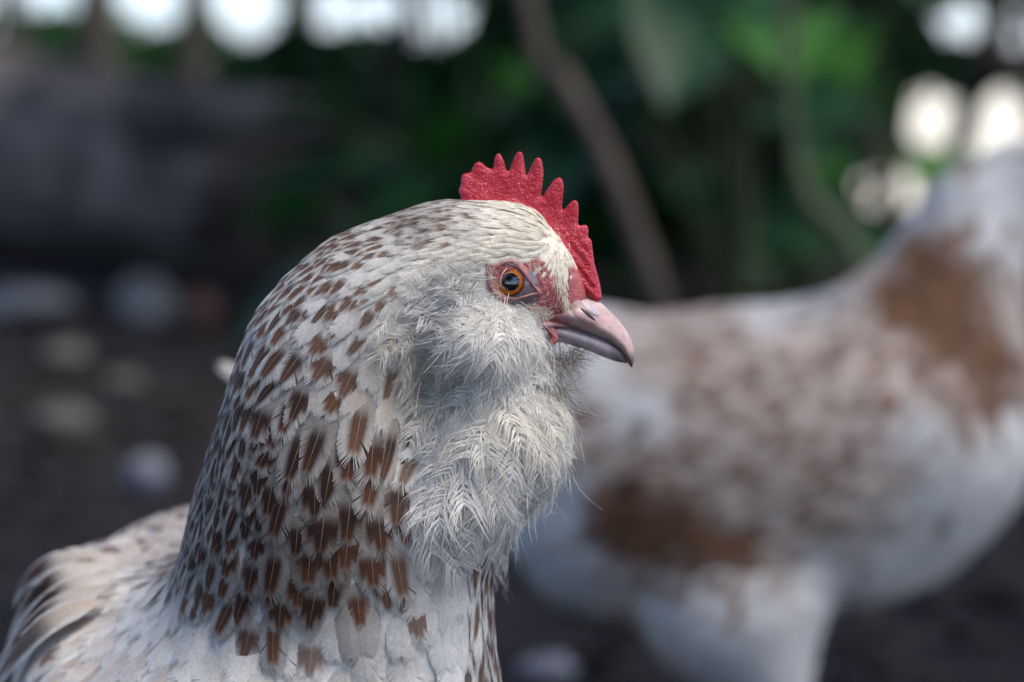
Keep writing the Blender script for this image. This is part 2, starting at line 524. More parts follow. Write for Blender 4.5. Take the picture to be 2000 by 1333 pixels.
def hen1_head_sdf(P):
    d = sd_cone(P, ch_p[0], ch_p[1], ch_r[0], ch_r[1], 0.95, HY)
    d = smin(d, sd_cone(P, ch_p[1], ch_p[2], ch_r[1], ch_r[2], 0.88, HY), 0.012)
    d = smin(d, sd_cone(P, ch_p[2], ch_p[3], ch_r[2], ch_r[3], 0.86, HY), 0.010)
    return d

def hen1_sdf(P):
    d = hen1_head_sdf(P)
    for i in range(3, len(chain) - 1):
        d = smin(d, sd_cone(P, ch_p[i], ch_p[i + 1], ch_r[i], ch_r[i + 1]), 0.014)
    d = smin(d, sd_ell(P, muff_c, (110 * PXM, .0285, 92 * PXM)), 0.008)
    d = smin(d, sd_ell(P, bib_c, (110 * PXM, .0270, 110 * PXM)), 0.014)
    d = smin(d, sd_ell(P, beard_c, (136 * PXM, .0262, 130 * PXM)), 0.014)
    # body: heading towards the camera, a little to the right
    d = smin(d, sd_cone(P, at(800, 1075, HY + .004), at(770, 1360, HY + .012), 160 * PXM, 196 * PXM), 0.012)
    b = sd_ell(P, (-.094, 1.00, .210), (.080, .155, .088), YAW)
    b = smin(b, sd_ell(P, (-.118, 1.10, .222), (.066, .10, .070), YAW), 0.03)
    b = smin(b, sd_ell(P, (-.156, 1.02, .226), (.024, .105, .060), YAW), 0.02)
    b = smin(b, sd_ell(P, (-.040, 1.02, .222), (.024, .105, .058), YAW), 0.02)
    b = smin(b, sd_ell(P, (-.120, 1.19, .235), (.035, .07, .035), YAW, math.radians(20)), 0.03)
    for sx in (-1, 1):
        q = v3(-.10 + sx * .045, 1.02, .12)
        b = smin(b, sd_cone(P, q + v3(0, 0, .05), q + v3(sx * .003, -.01, -.035), .042, .016), 0.02)
    return smin(d, b, 0.03)

V1, Q1 = surface_nets(hen1_sdf, (-.29, .77, .06), (.07, 1.30, .47), 0.0028)
bvh1 = BVHTree.FromPolygons([tuple(p) for p in V1], [tuple(q) for q in Q1])
px1 = to_px(V1)

hen1 = empty('hen', (-.09, 1.0, 0), 'cream hen with brown laced neck feathers, red comb and fluffy cream beard', 'hen', 'hens')

# guide table, photo pixels: x, y, dx, dy, length, width, spot, dark, grey, cream, loose, tan
G1 = np.array([
 # crown and brow
 (1098, 560, .15, 1.0, 22, 8, 0, 0, 0, 1, .2, 0), (1092, 500, -.45, .6, 26, 9, 0, 0, 0, 1, .1, 0), (1060, 455, -.85, .1, 46, 12, 0, 0, 0, 1, 0, 0),
 (1000, 420, -.97, -.02, 46, 13, 0, 0, 0, .8, 0, 0), (1040, 490, -.95, .1, 44, 12, 0, 0, 0, 1, 0, 0), (990, 480, -.97, .12, 46, 13, 0, 0, 0, 1, 0, 0),
 (930, 430, -.97, .08, 50, 15, .25, .2, .15, .5, 0, 0), (900, 490, -.93, .3, 52, 15, .05, 0, .05, .8, 0, 0), (880, 410, -.97, .1, 50, 16, .45, .3, .25, .3, 0, 0),
 (840, 440, -.95, .25, 54, 18, .55, .3, .3, .3, 0, 0), (780, 430, -.93, .33, 58, 20, .6, .3, .25, .2, 0, 0), (850, 520, -.83, .5, 62, 18, .05, 0, .05, .7, 0, 0),
 (720, 470, -.88, .45, 66, 23, .65, .3, .2, .1, 0, 0), (760, 520, -.82, .55, 68, 23, .45, .2, .12, .2, 0, 0), (650, 490, -.85, .5, 72, 25, .7, .3, .2, .1, 0, 0),
 (640, 560, -.72, .68, 84, 30, .7, .2, .12, .1, 0, 0), (560, 560, -.72, .66, 88, 31, .75, .3, .15, .1, 0, 0), (720, 610, -.64, .76, 84, 30, .5, .1, .1, .2, 0, .1),
 (800, 580, -.62, .78, 70, 22, .12, .1, .05, .6, .1, .05), (830, 650, -.42, .9, 74, 22, .0, 0, .02, .9, .2, 0), (500, 650, -.5, .85, 104, 36, .85, .3, .15, .1, 0, 0),
 (570, 680, -.52, .85, 112, 42, .85, .2, .15, .1, 0, 0), (660, 690, -.5, .86, 112, 46, .7, .15, .12, .2, 0, .1), (750, 690, -.42, .9, 104, 40, .35, .0, .08, .5, 0, .25),
 # hackle
 (480, 780, -.2, .97, 100, 34, .9, .5, .3, .1, 0, 0), (560, 780, -.28, .96, 122, 46, .95, .55, .25, .1, 0, 0), (650, 790, -.3, .95, 128, 54, .8, .3, .22, .2, 0, .1),
 (740, 780, -.3, .95, 124, 52, .45, .1, .15, .4, 0, .35), (800, 780, -.35, .93, 104, 44, .7, .0, .1, .5, .1, .3), (830, 740, -.25, .95, 80, 26, .1, 0, .05, .8, .4, .1),
 (440, 880, -.28, .95, 84, 28, 1, .7, .35, .1, 0, 0), (520, 880, -.2, .97, 112, 42, 1, .75, .38, .1, 0, 0), (620, 890, -.15, .98, 122, 52, .95, .65, .42, .1, 0, 0),
 (720, 890, -.15, .98, 130, 58, .95, .45, .35, .2, 0, .1), (790, 900, -.05, 1., 130, 60, .8, .3, .15, .4, 0, .1), (390, 970, -.55, .82, 78, 26, 1, .6, .32, .1, 0, 0),
 (470, 980, -.35, .93, 96, 34, 1, .7, .42, .1, 0, 0), (560, 1000, -.15, .98, 112, 44, 1, .7, .5, .1, 0, 0), (660, 1000, -.05, 1., 122, 52, .95, .6, .52, .1, 0, 0),
 (750, 1010, .02, 1., 124, 52, .85, .45, .4, .2, 0, .1), (350, 1040, -.75, .62, 76, 26, .95, .5, .3, .1, 0, 0), (420, 1080, -.5, .86, 100, 36, 1, .5, .4, .1, 0, 0),
 (520, 1100, -.2, .97, 118, 46, 1, .6, .45, .1, 0, 0), (620, 1110, -.08, 1., 124, 50, .95, .55, .48, .1, 0, 0), (720, 1110, .04, 1., 122, 48, .9, .35, .35, .2, 0, .1),
 (300, 1090, -.9, .4, 84, 32, .75, .35, .2, .1, 0, .05), (370, 1150, -.6, .78, 112, 42, .85, .3, .3, .1, 0, .05), (480, 1190, -.28, .95, 126, 48, .95, .3, .35, .15, 0, .05),
 (590, 1200, -.1, .99, 128, 50, .95, .35, .35, .15, 0, .05), (690, 1190, .03, 1., 120, 46, .85, .2, .28, .2, 0, .15), (770, 1130, .05, 1., 110, 42, .5, .1, .2, .4, 0, .15),
 # throat and breast, white
 (830, 1060, .05, 1., 104, 42, .05, 0, .1, .4, .1, .05), (900, 1080, .05, 1., 104, 40, .0, 0, .08, .3, .1, 0), (850, 1150, .05, 1., 110, 42, .1, 0, .08, .3, 0, .05),
 (900, 1200, .05, 1., 120, 50, 0, 0, .02, .2, 0, 0), (930, 1090, .08, 1., 110, 24, .55, .2, .1, .2, 0, .1), (965, 1130, .06, 1., 140, 26, .95, .25, .1, .2, 0, .15),
 (960, 1230, .04, 1., 150, 30, .95, .3, .1, .2, 0, .1), (975, 1320, .03, 1., 150, 34, .7, .3, .1, .2, 0, .1), (860, 1290, 0, 1., 130, 62, 0, 0, 0, .15, 0, 0),
 (770, 1260, .0, 1., 130, 60, .05, 0, .02, .35, 0, .05), (640, 1300, -.1, .98, 140, 66, .0, 0, .02, .35, 0, .02), (500, 1310, -.3, .93, 140, 66, .0, 0, .04, .3, 0, .05),
 (390, 1260, -.6, .78, 140, 66, .0, 0, .04, .15, 0, .08), (270, 1180, -.85, .5, 130, 58, .05, 0, .04, .05, 0, .08), (250, 1290, -.75, .6, 150, 74, .05, 0, .05, .1, 0, .35),
 (130, 1250, -.8, .55, 150, 76, .1, 0, .06, .1, .1, .5), (60, 1330, -.75, .6, 150, 76, .1, 0, .06, .1, .1, .55), (150, 1150, -.9, .4, 130, 52, .1, .1, .05, .05, 0, .25),
 (600, 1600, -.2, .98, 150, 80, 0, 0, .05, .2, .2, .1), (200, 1600, -.7, .7, 160, 84, 0, 0, .06, .2, .2, .2), (900, 1600, .1, 1, 150, 80, 0, 0, .05, .2, .2, .05),
 # muff (cheek fluff)
 (900, 560, -.75, -.35, 62, 34, 0, 0, .10, .2, 1, 0), (858, 590, -.9, -.25, 66, 36, 0, 0, .14, .2, 1, 0), (850, 650, -.98, .1, 74, 38, 0, 0, .14, .3, 1, 0),
 (930, 610, -.8, .1, 62, 34, 0, 0, .06, .25, 1, 0), (900, 650, -.85, .35, 76, 38, 0, 0, .08, .3, 1, 0), (880, 710, -.75, .62, 80, 38, 0, 0, .10, .45, 1, 0),
 (960, 590, -.3, .5, 50, 28, 0, 0, .02, .3, 1, 0), (970, 650, -.1, .98, 70, 32, 0, 0, .0, .25, 1, 0), (1000, 620, .25, .95, 54, 26, 0, 0, .04, .3, 1, 0),
 (1040, 640, .35, .9, 54, 26, 0, 0, .03, .3, 1, 0), (1030, 690, .15, .98, 66, 30, 0, 0, .0, .25, 1, 0), (960, 710, -.15, .98, 76, 34, 0, 0, .0, .3, 1, 0),
 (1055, 700, .1, 1., 52, 26, 0, 0, .04, .4, 1, 0), (1010, 740, .0, 1., 60, 30, 0, 0, .05, .4, 1, 0),
 # beard
 (900, 770, -.6, .7, 86, 40, 0, 0, .10, .75, 1, 0), (860, 820, -.4, .9, 86, 38, 0, 0, .03, .3, 1, 0), (930, 830, -.15, .95, 90, 40, 0, 0, .04, .45, 1, 0),
 (1000, 800, .15, .95, 88, 36, 0, 0, .05, .7, 1, 0), (1060, 790, .35, .92, 76, 32, 0, 0, .08, .7, 1, 0), (1100, 770, .5, .85, 60, 28, 0, 0, .25, .6, 1, 0),
 (1095, 850, .32, .95, 80, 32, 0, 0, .03, .4, 1, 0), (1020, 880, .15, .99, 92, 38, 0, 0, .0, .35, 1, 0), (930, 910, .02, 1., 98, 42, 0, 0, .0, .3, 1, 0),
 (860, 920, -.1, 1., 100, 42, 0, 0, .0, .2, .8, 0), (1060, 930, .12, .99, 78, 32, 0, 0, .0, .35, 1, 0), (980, 970, .05, 1., 84, 36, 0, 0, .02, .35, .9, 0),
 (880, 1000, .03, 1., 96, 40, 0, 0, .05, .35, .7, 0), (1080, 740, .4, .9, 46, 24, .2, .2, .45, .7, 1, 0),
], float)

BARE = [(948, 513), (985, 503), (1030, 506), (1060, 510), (1080, 528), (1095, 572), (1106, 572), (1112, 520), (1190, 560), (1190, 660), (1050, 660),
        (1056, 618), (1030, 602), (1000, 596), (975, 584), (952, 552)]

def hen1_normal(P):
    e = 1e-4
    g = np.stack([hen1_sdf(P + e * np.eye(3)[i]) - hen1_sdf(P - e * np.eye(3)[i]) for i in range(3)], -1)
    return norm(g)

S_all, area1 = sample_surface(V1, Q1, 60000)
pxs = to_px(S_all)
ok = ~in_poly(pxs, BARE) & (S_all[:, 2] > 0.085) & ~((pxs[:, 0] > 1112) & (pxs[:, 1] < 680))
S_all = S_all[ok]; pxs = pxs[ok]
par = idw(pxs, G1, np.arange(2, 12))
scale_back = np.where(S_all[:, 1] > 0.99, 1.15, 1.0)         # the hidden rear of the bird gets fewer, larger feathers
rad = par[:, 3] * PXM * np.where(par[:, 8] > .5, .54, np.interp(par[:, 3], [14, 34], [.50, .86])) * scale_back
rad = np.maximum(rad, 0.0013)
# dense small feathers need more candidates on the head
Sx, _ = sample_surface(V1, Q1, 400000)
pxx = to_px(Sx); mh = (Sx[:, 2] > 0.33) & ~in_poly(pxx, BARE) & ~((pxx[:, 0] > 1112) & (pxx[:, 1] < 680)) & (Sx[:, 1] < .95)
Sx = Sx[mh]; pxx = pxx[mh]; par2 = idw(pxx, G1, np.arange(2, 12))
rad2 = np.maximum(par2[:, 3] * PXM * np.where(par2[:, 8] > .5, .54, np.interp(par2[:, 3], [14, 34], [.50, .86])), 0.0013)
S_all = np.concatenate([S_all, Sx]); par = np.concatenate([par, par2]); rad = np.concatenate([rad, rad2]); pxs = np.concatenate([pxs, pxx])
rad = rad * (1 - .5 * np.exp(-((pxs - v3(968, 632)) ** 2).sum(1) / 55.0 ** 2))      # the whorl below the eye is dense
keep = dart(S_all, rad)
S, par, pxs = S_all[keep], par[keep], pxs[keep]
par[:, 8] = np.where(pxs[:, 1] > 1035, 0, par[:, 8] * np.where(pxs[:, 1] > 760, .68, .88))
# the markings sit near the tip: read them where the tip will lie
tipx = pxs + norm(par[:, :2]) * par[:, 2:3] * np.where(par[:, 8:9] > .3, 0, .5)
par[:, [4, 5, 6, 7, 9]] = idw(tipx, G1, np.array([6, 7, 8, 9, 11]))
Nrm = hen1_normal(S)
nF = len(S)
HEAD = v3(math.sin(YAW), -math.cos(YAW), 0)
img_dir = np.stack([par[:, 0], np.zeros(nF), -par[:, 1]], -1)
back = smooth01(S[:, 1], 0.965, 1.03)[:, None] * smooth01(S[:, 2], 0.36, 0.31)[:, None]
rear_dir = -HEAD[None] + v3(0, 0, -.25)[None]
D = lerp(norm(img_dir), norm(rear_dir), back)
D = D + rng.normal(0, 0.09, (nF, 3)) * (1 + 1.6 * (par[:, 8:9] > .5))
T = norm(D - Nrm * (D * Nrm).sum(1, keepdims=True))
loose = rng.random(nF) < par[:, 8]
L = par[:, 2] * PXM * (1 + rng.normal(0, .10, nF)) * np.where(loose, 1.15, np.interp(par[:, 3], [14, 24, 34], [1.35, 1.05, 1.12])) * np.where(back[:, 0] > .5, 1.25, 1)
W = par[:, 3] * PXM * (1 + rng.normal(0, .08, nF)) * np.where(back[:, 0] > .5, 1.2, 1) * np.interp(par[:, 3], [14, 34], [.92, 1.35]) * np.where(loose, 1.25, 1)
lift = np.where(loose, 0.05 + 0.17 * rng.random(nF), np.interp(par[:, 3], [16, 30], [.050, .045]) + 0.03 * rng.random(nF))
curl = np.where(loose, rng.normal(0.05, 0.09, nF), rng.normal(0.0, 0.012, nF))
# paler, sparser markings on the unseen rear of the back
spot = np.where(back[:, 0] > .5, 0.35, par[:, 4]); tanv = np.where(back[:, 0] > .5, 0.45, par[:, 9])
spot = np.where(loose, spot * .5, spot)
greyv = np.clip(par[:, 6] * np.where(loose, 1, 2.1), 0, .97)  # own grey of the feathers, pushed darker to paint in the lower neck's shade
PR = np.stack([spot, par[:, 5], greyv, par[:, 7], tanv, rng.random(nF), rng.random(nF), rng.random(nF)], 1)
PP, NN = lay_on(bvh1, S, Nrm, T, L, lift, curl)
cls = np.where(loose, 3, np.where(par[:, 3] > 34, 0, np.where(par[:, 3] > 19, 1, 2)))
far = (Nrm[:, 1] > 0.25)
cls = np.where(far & (cls == 0), 1, cls)
print('hen 1 feathers', nF, [int((cls == k).sum()) for k in range(4)])

# the 300 that show largest are parts of their own
facing = -Nrm[:, 1]
inframe = (pxs[:, 0] > -40) & (pxs[:, 0] < 2000) & (pxs[:, 1] > 380) & (pxs[:, 1] < 1300) & (S[:, 1] < 1.0)
score = np.where(inframe & (facing > 0.12) & (cls == 0), L * W * (0.3 + facing), 0)
single = np.argsort(-score)[:300]; single = single[score[single] > 0]
is_single = np.zeros(nF, bool); is_single[single] = True

body_col = np.tile(v3(.55, .52, .47), (len(V1), 1))
bp = idw(px1, G1, np.arange(2, 12))
body_col = lerp(lerp(WHITE, CREAM, bp[:, 7:8]), GREY, np.clip(bp[:, 6:7] * 1.2 + .15, 0, 1))
inb = in_poly(px1, BARE)
body_col[inb] = v3(.40, .09, .09)
body1 = link('body', mesh_np('hen_body', V1, Q1, body_col), M_SKIN, hen1)

def emit_group(name, sel, tpl, parent, colour_fn=hen_colour, PP=None, NN=None, L=None, W=None, PR=None, mat=None, kind='stuff'):
    sel = np.asarray(sel)
    if len(sel) == 0: return None
    V, C, Q = build_feathers(tpl, PP[sel], NN[sel], L[sel], W[sel], PR[sel], colour_fn)
    o = link(name, mesh_np(name, V.reshape(-1, 3), Q.reshape(-1, 4), C.reshape(-1, 3), smooth=False), mat or M_FEATHER, parent)
    if kind: o['kind'] = kind
    return o

kw = dict(PP=PP, NN=NN, L=L, W=W, PR=PR)
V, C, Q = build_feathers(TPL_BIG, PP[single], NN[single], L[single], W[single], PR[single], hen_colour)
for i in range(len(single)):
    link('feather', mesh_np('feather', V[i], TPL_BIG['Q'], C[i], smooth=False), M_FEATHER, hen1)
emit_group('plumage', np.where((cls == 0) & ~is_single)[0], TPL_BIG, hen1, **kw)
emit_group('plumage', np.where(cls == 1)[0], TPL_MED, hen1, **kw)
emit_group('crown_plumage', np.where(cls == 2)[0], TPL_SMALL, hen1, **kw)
lo_i = np.where(cls == 3)[0]
is_muff = (pxs[lo_i, 1] < 755) & (pxs[lo_i, 0] > 800) & (pxs[lo_i, 1] < 755)
for side in (-1, 1):
    emit_group('muff', lo_i[is_muff & ((S[lo_i, 1] - HY) * side > 0)], TPL_LOOSE, hen1, **kw)
is_beard = ~is_muff & (pxs[lo_i, 1] < 1060) & (pxs[lo_i, 0] > 780)
emit_group('beard', lo_i[is_beard], TPL_LOOSE, hen1, **kw)
emit_group('plumage', lo_i[~is_muff & ~is_beard], TPL_LOOSE, hen1, **kw)

# fine loose hairs
def strands(name, P, D, Ls, wid, cols, parent, bend=0.4, segs=4, kind='stuff', curlN=None):
    n = len(P); t = np.linspace(0, 1, segs + 1)
    D = norm(D); R = norm(np.cross(D, rng.normal(0, 1, (n, 3)))); U = np.cross(D, R)
    be = rng.normal(0, bend, (n, 2))
    V = np.zeros((n, segs + 1, 2, 3))
    for k, tt in enumerate(t):
        c = P + D * (Ls * (tt - .18 * np.abs(be[:, 0]) * tt ** 2))[:, None] + R * (Ls * be[:, 0] * tt ** 2)[:, None] + U * (Ls * be[:, 1] * tt ** 2)[:, None]
        w = (wid * (1 - 0.75 * tt))[:, None]
        s = norm(np.cross(D, v3(0, 1, 0)) + 1e-6)
        V[:, k, 0] = c - s * w; V[:, k, 1] = c + s * w
    base = np.arange(n)[:, None, None] * (segs + 1) * 2
    q = np.array([[2 * k, 2 * k + 1, 2 * k + 3, 2 * k + 2] for k in range(segs)])[None]
    C = np.repeat(cols[:, None], (segs + 1) * 2, 1)
    o = link(name, mesh_np(name, V.reshape(-1, 3), (base + q).reshape(-1, 4), C.reshape(-1, 3), smooth=False), M_HAIR, parent)
    if kind: o['kind'] = kind
    return o

# wisps over the muff and beard
NW = 1100
k = rng.choice(lo_i, NW)
strands('down_wisps', S[k] + Nrm[k] * 0.003 + rng.normal(0, .0015, (NW, 3)), T[k] + Nrm[k] * 0.28 + rng.normal(0, .28, (NW, 3)),
        rng.uniform(.005, .012, NW), np.full(NW, .00009), lerp(WHITE, CREAM, rng.random((NW, 1)) * .8) * rng.uniform(.75, 1.02, (NW, 1)), hen1, .35)
# bristles round the bare face
def face_pt(px, py, off=0.0):
    o_ = at(px, py, 0.70); d_ = norm(o_ - np.array([0, 0, CAM_H]))
    h, n, i, dist = bvh1.ray_cast(Vector(o_), Vector(d_))
    if h is None: return at(px, py, HY), v3(0, -1, 0)
    return np.array(h) + np.array(n) * off, np.array(n)
bp_, bd_, bl_, bc_ = [], [], [], []
def bristle_line(pts, n, d, l, spread=8, col=(.68, .62, .5)):
    c = catmull(np.array(pts, float), 10)
    for i in range(n):
        q = c[rng.integers(len(c))] + rng.normal(0, spread, 2)
        p, nn = face_pt(q[0], q[1], .0003)
        if p[1] > HY - .003 or nn[1] > -.2: continue
        bp_.append(p); bd_.append(v3(d[0], -.45, -d[1]) + rng.normal(0, .25, 3)); bl_.append(l * rng.uniform(.6, 1.3)); bc_.append(np.array(col) * rng.uniform(.75, 1.1))
bristle_line([(960, 512), (1000, 506), (1040, 512), (1052, 522)], 70, (.3, .75), .0026, 4)
bristle_line([(1045, 600), (1065, 606), (1078, 612)], 70, (-.8, .1), .0030, 6)
bristle_line([(1058, 615), (1052, 600), (1030, 594), (1000, 590)], 60, (.5, .5), .0036, 5)
bristle_line([(1085, 540), (1100, 575), (1105, 590)], 90, (.1, 1), .0046, 3)
bristle_line([(1060, 560), (1085, 600), (1110, 610)], 110, (-.4, .5), .0016, 16, (.6, .42, .36))
bristle_line([(952, 520), (956, 548), (972, 578)], 60, (.45, .5), .0042, 4)
strands('bristles', np.array(bp_), np.array(bd_), np.array(bl_), np.full(len(bp_), .00007), np.array(bc_), hen1, .3)
# soiled whiskers below the bill
n = 330
c = catmull(np.array([(1062, 690), (1085, 700), (1110, 690), (1135, 688), (1090, 730), (1098, 770), (1075, 745)], float), 12)
q = c[rng.integers(len(c), size=n)] + rng.normal(0, 8, (n, 2))
P = np.array([at(a, b, HY + rng.uniform(-.011, .011)) for a, b in q])
strands('soiled_whiskers', P, np.stack([rng.normal(.25, .6, n), rng.normal(-.3, .6, n), rng.normal(-.6, .5, n)], -1), rng.uniform(.004, .010, n), np.full(n, .00009),
        lerp(v3(.09, .065, .045), v3(.42, .36, .28), rng.random((n, 1)) ** 1.3), hen1, .9, 5)

# ---------------------------------------------------------------- bare face
lo_, hi_ = at(925, 675, HY), at(1195, 470, HY)
VF, QF = surface_nets(lambda P: hen1_sdf(P) - 0.0002, (lo_[0], HY - .022, lo_[2]), (hi_[0], HY + .022, hi_[2]), 0.0007)
pf = to_px(VF)
faceP = BARE
pfj = pf + 7 * (np.stack([vnoise(VF, 700, 6), vnoise(VF, 700, 7)], -1) - .5)
okv = in_poly(pfj, faceP)
QF = QF[okv[QF].all(1)]
used = np.unique(QF); remap = -np.ones(len(VF), int); remap[used] = np.arange(len(used))
VF = VF[used] + 0.00022 * (vnoise(VF[used], 900, 3) - .5)[:, None] * v3(0, 2, 0)
face1 = link('face_skin', mesh_np('face_skin', VF, remap[QF]), M_FACE, hen1)
face1['label'] = 'bare red skin round the eye'

# ---------------------------------------------------------------- comb
def crop1(a, b): return (860 + a * .3602, 270 + b * .3602)
comb_c = [(130, 430), (108, 357), (112, 320), (97, 290), (112, 255), (115, 205), (130, 193), (165, 188), (185, 140), (205, 127), (225, 135), (250, 160), (285, 172), (295, 110), (310, 82),
 (325, 85), (345, 130), (358, 180), (372, 185), (395, 120), (415, 80), (432, 73), (447, 85), (455, 140), (465, 208), (478, 195), (500, 140), (520, 110), (535, 104), (550, 120),
 (560, 190), (555, 250), (545, 320), (552, 322), (580, 280), (620, 225), (645, 213), (662, 225), (670, 270), (662, 340), (660, 390), (672, 392), (705, 350), (730, 335), (747, 350),
 (750, 400), (745, 470), (755, 478), (780, 470), (797, 473), (803, 500), (800, 540), (818, 550), (825, 600), (835, 680), (855, 750), (870, 820), (876, 868), (866, 888), (830, 880), (760, 830), (690, 800),
 (620, 700), (560, 620), (450, 520), (300, 440)]
comb_px = np.array([crop1(*c) for c in comb_c])
ol = []
for i in range(len(comb_px)):
    a, b = comb_px[i], comb_px[(i + 1) % len(comb_px)]
    m = max(1, int(np.linalg.norm(b - a) / 3.2))
    ol += [a + (b - a) * t for t in np.arange(m) / m]
ol = np.array(ol)
ol = 0.25 * np.roll(ol, 1, 0) + 0.5 * ol + 0.25 * np.roll(ol, -1, 0)
g = np.array([(x + (1.3 if j % 2 else 0), y) for j, y in enumerate(np.arange(290, 600, 2.3)) for x in np.arange(890, 1182, 2.6)])
g = g + rng.normal(0, .3, g.shape)
dmin = np.array([np.min(np.linalg.norm(ol - p, axis=1)) for p in g])
gi = g[in_poly(g, ol) & (dmin > 1.5)]
pts = np.vstack([ol, gi]); no = len(ol)
vv, ee, ff, *_ = delaunay_2d_cdt([Vector(p) for p in pts], [(i, (i + 1) % no) for i in range(no)], [], 1, 1e-5)
vv = np.array([tuple(p) for p in vv]); ff = np.array([f for f in ff if len(f) == 3])
dd = np.array([np.min(np.linalg.norm(ol - p, axis=1)) for p in vv])
prof = np.sqrt(np.clip(1 - (1 - np.clip(dd / 15.0, 0, 1)) ** 2, 0, 1))
base_d = np.clip((vv[:, 1] - (330 + np.clip(vv[:, 0] - 900, 0, 300) * .55)) / 110, 0, 1)
tm = 0.0011 + 0.0021 * base_d
wrin = np.sin((vv[:, 0] * .78 - vv[:, 1] * .62) * .36) * smooth01(vv[:, 0], 1075, 1115) * smooth01(vv[:, 1], 440, 500) * smooth01(dd, 3, 14)
half = tm * prof + .00022 * wrin * prof + 0.00028 * (vnoise(np.c_[vv, np.zeros(len(vv))], .16, 2) - .5) * prof
bend = 0.0022 * np.sin((vv[:, 0] - 900) / 90.0) * np.clip((480 - vv[:, 1]) / 150, 0, 1)
w3 = np.array([at(p[0], p[1], HY) for p in vv])
A = w3.copy(); A[:, 1] = HY - half + bend
Bk = w3.copy(); Bk[:, 1] = HY + half + bend
# CDT triangles: orient so the camera side faces the camera
t = ff; e1 = A[t[:, 1]] - A[t[:, 0]]; e2 = A[t[:, 2]] - A[t[:, 0]]
fl = np.cross(e1, e2)[:, 1] > 0
t = t.copy(); t[fl] = t[fl][:, ::-1]
comb_me = mesh_np('comb', np.vstack([A, Bk]), np.vstack([t, t[:, ::-1] + len(A)]))
comb1 = link('comb', comb_me, M_COMB, hen1)
comb1['label'] = 'serrated red single comb'

# ---------------------------------------------------------------- beak
def loft_beak(st, name, colfn, n=28, expo=2.2, low=0.62):
    st = np.array(st, float); st = catmull(st, 6)
    V = []
    for tx, ty, bx, by, w in st:
        a = np.arange(n) / n * 2 * math.pi
        k = 0.5 - 0.5 * np.cos(a)             # 0 at the top, 1 at the bottom
        lat = np.sign(np.sin(a)) * np.abs(np.sin(a)) ** (2 / expo)
        wk = w * PXM * (0.55 + 0.45 * np.clip(k / low, 0, 1) ** .8) * np.where(k > low, np.clip(1 - .25 * (k - low) / (1 - low), 0, 1), 1)
        for kk, ll, ww in zip(k, lat, wk):
            p = at(tx + (bx - tx) * kk, ty + (by - ty) * kk, HY); p[1] += ll * ww
            V.append(p)
    V = np.array(V); m = len(st)
    i, j = np.meshgrid(np.arange(m - 1), np.arange(n), indexing='ij')
    Q = np.stack([i * n + j, (i + 1) * n + j, (i + 1) * n + (j + 1) % n, i * n + (j + 1) % n], -1).reshape(-1, 4)
    V = np.vstack([V, V[:n].mean(0), V[-n:].mean(0)]); kx = np.arange(n)
    c1 = np.stack([(kx), (kx + 1) % n, np.full(n, m * n)], -1)
    c2 = np.stack([(m - 1) * n + (kx + 1) % n, (m - 1) * n + kx, np.full(n, m * n + 1)], -1)
    pxv = to_px(V)
    return mesh_np(name, V, [Q, c1, c2], colfn(pxv, V))

def upper_col(p, V):
    n = vnoise(V, 420, 5)
    c = lerp(v3(.50, .31, .28), v3(.62, .46, .42), n[:, None])
    c = c * (1 - .16 * smooth01(vnoise(V, 1100, 9), .62, .8))[:, None]
    c = lerp(c, v3(.56, .47, .47), (smooth01(p[:, 0], 1160, 1110) * .6)[:, None])
    rim = 672 + (p[:, 0] - 1190) * .78                 # dark cutting edge towards the tip
    tomium = np.interp(p[:, 0], [1060, 1110, 1140, 1170, 1192, 1212, 1225, 1240], [636, 640, 650, 662, 673, 688, 705, 725])
    e = smooth01(tomium - p[:, 1], 15, 3) * smooth01(p[:, 0], 1150, 1200)
    c = lerp(c, v3(.16, .14, .13), (e * .85)[:, None])
    tip = smooth01(p[:, 1] + n * 10, 684, 712) * smooth01(p[:, 0], 1205, 1222)
    c = lerp(c, v3(.10, .085, .075), (tip * .85)[:, None])
    return lerp(c, v3(.46, .20, .20), (smooth01(p[:, 0] + (n - .5) * 30, 1128, 1095))[:, None])
def lower_col(p, V):
    n = vnoise(V, 380, 8)
    c = lerp(v3(.44, .34, .37), v3(.55, .47, .49), n[:, None])
    c = lerp(c, v3(.13, .115, .115), (smooth01(p[:, 0] + n * 12, 1192, 1214) * .85)[:, None])
    top = np.interp(p[:, 0], [1060, 1110, 1140, 1170, 1192, 1212, 1225], [636, 640, 650, 662, 673, 688, 705])
    e = smooth01(p[:, 1] - top, 10, 3)
    c = lerp(c, v3(.08, .06, .055), (e * .6)[:, None])
    return lerp(c, v3(.48, .16, .17), (smooth01(p[:, 0] + (n - .5) * 16, 1098, 1078))[:, None])

beak1 = link('upper_beak', loft_beak([(1118, 572, 1058, 636, 58), (1145, 580, 1085, 636, 56), (1168, 588, 1112, 640, 52), (1180, 597, 1135, 648, 46), (1193, 611, 1155, 656, 40), (1207, 625, 1175, 664, 33),
    (1221, 643, 1195, 675, 26), (1231, 661, 1212, 689, 19), (1237, 682, 1223, 705, 12), (1238, 702, 1230, 715, 6), (1235, 717, 1234, 719, 1)], 'upper_beak', upper_col), M_BEAK, hen1)
lower1 = link('lower_beak', loft_beak([(1052, 630, 1068, 662, 44), (1075, 628, 1090, 667, 45), (1100, 630, 1118, 675, 42), (1130, 638, 1146, 684, 36), (1160, 648, 1174, 696, 28), (1190, 662, 1202, 706, 20),
    (1210, 678, 1216, 709, 12), (1222, 698, 1225, 710, 4)], 'lower_beak', lower_col, low=.3), M_BEAK, hen1)

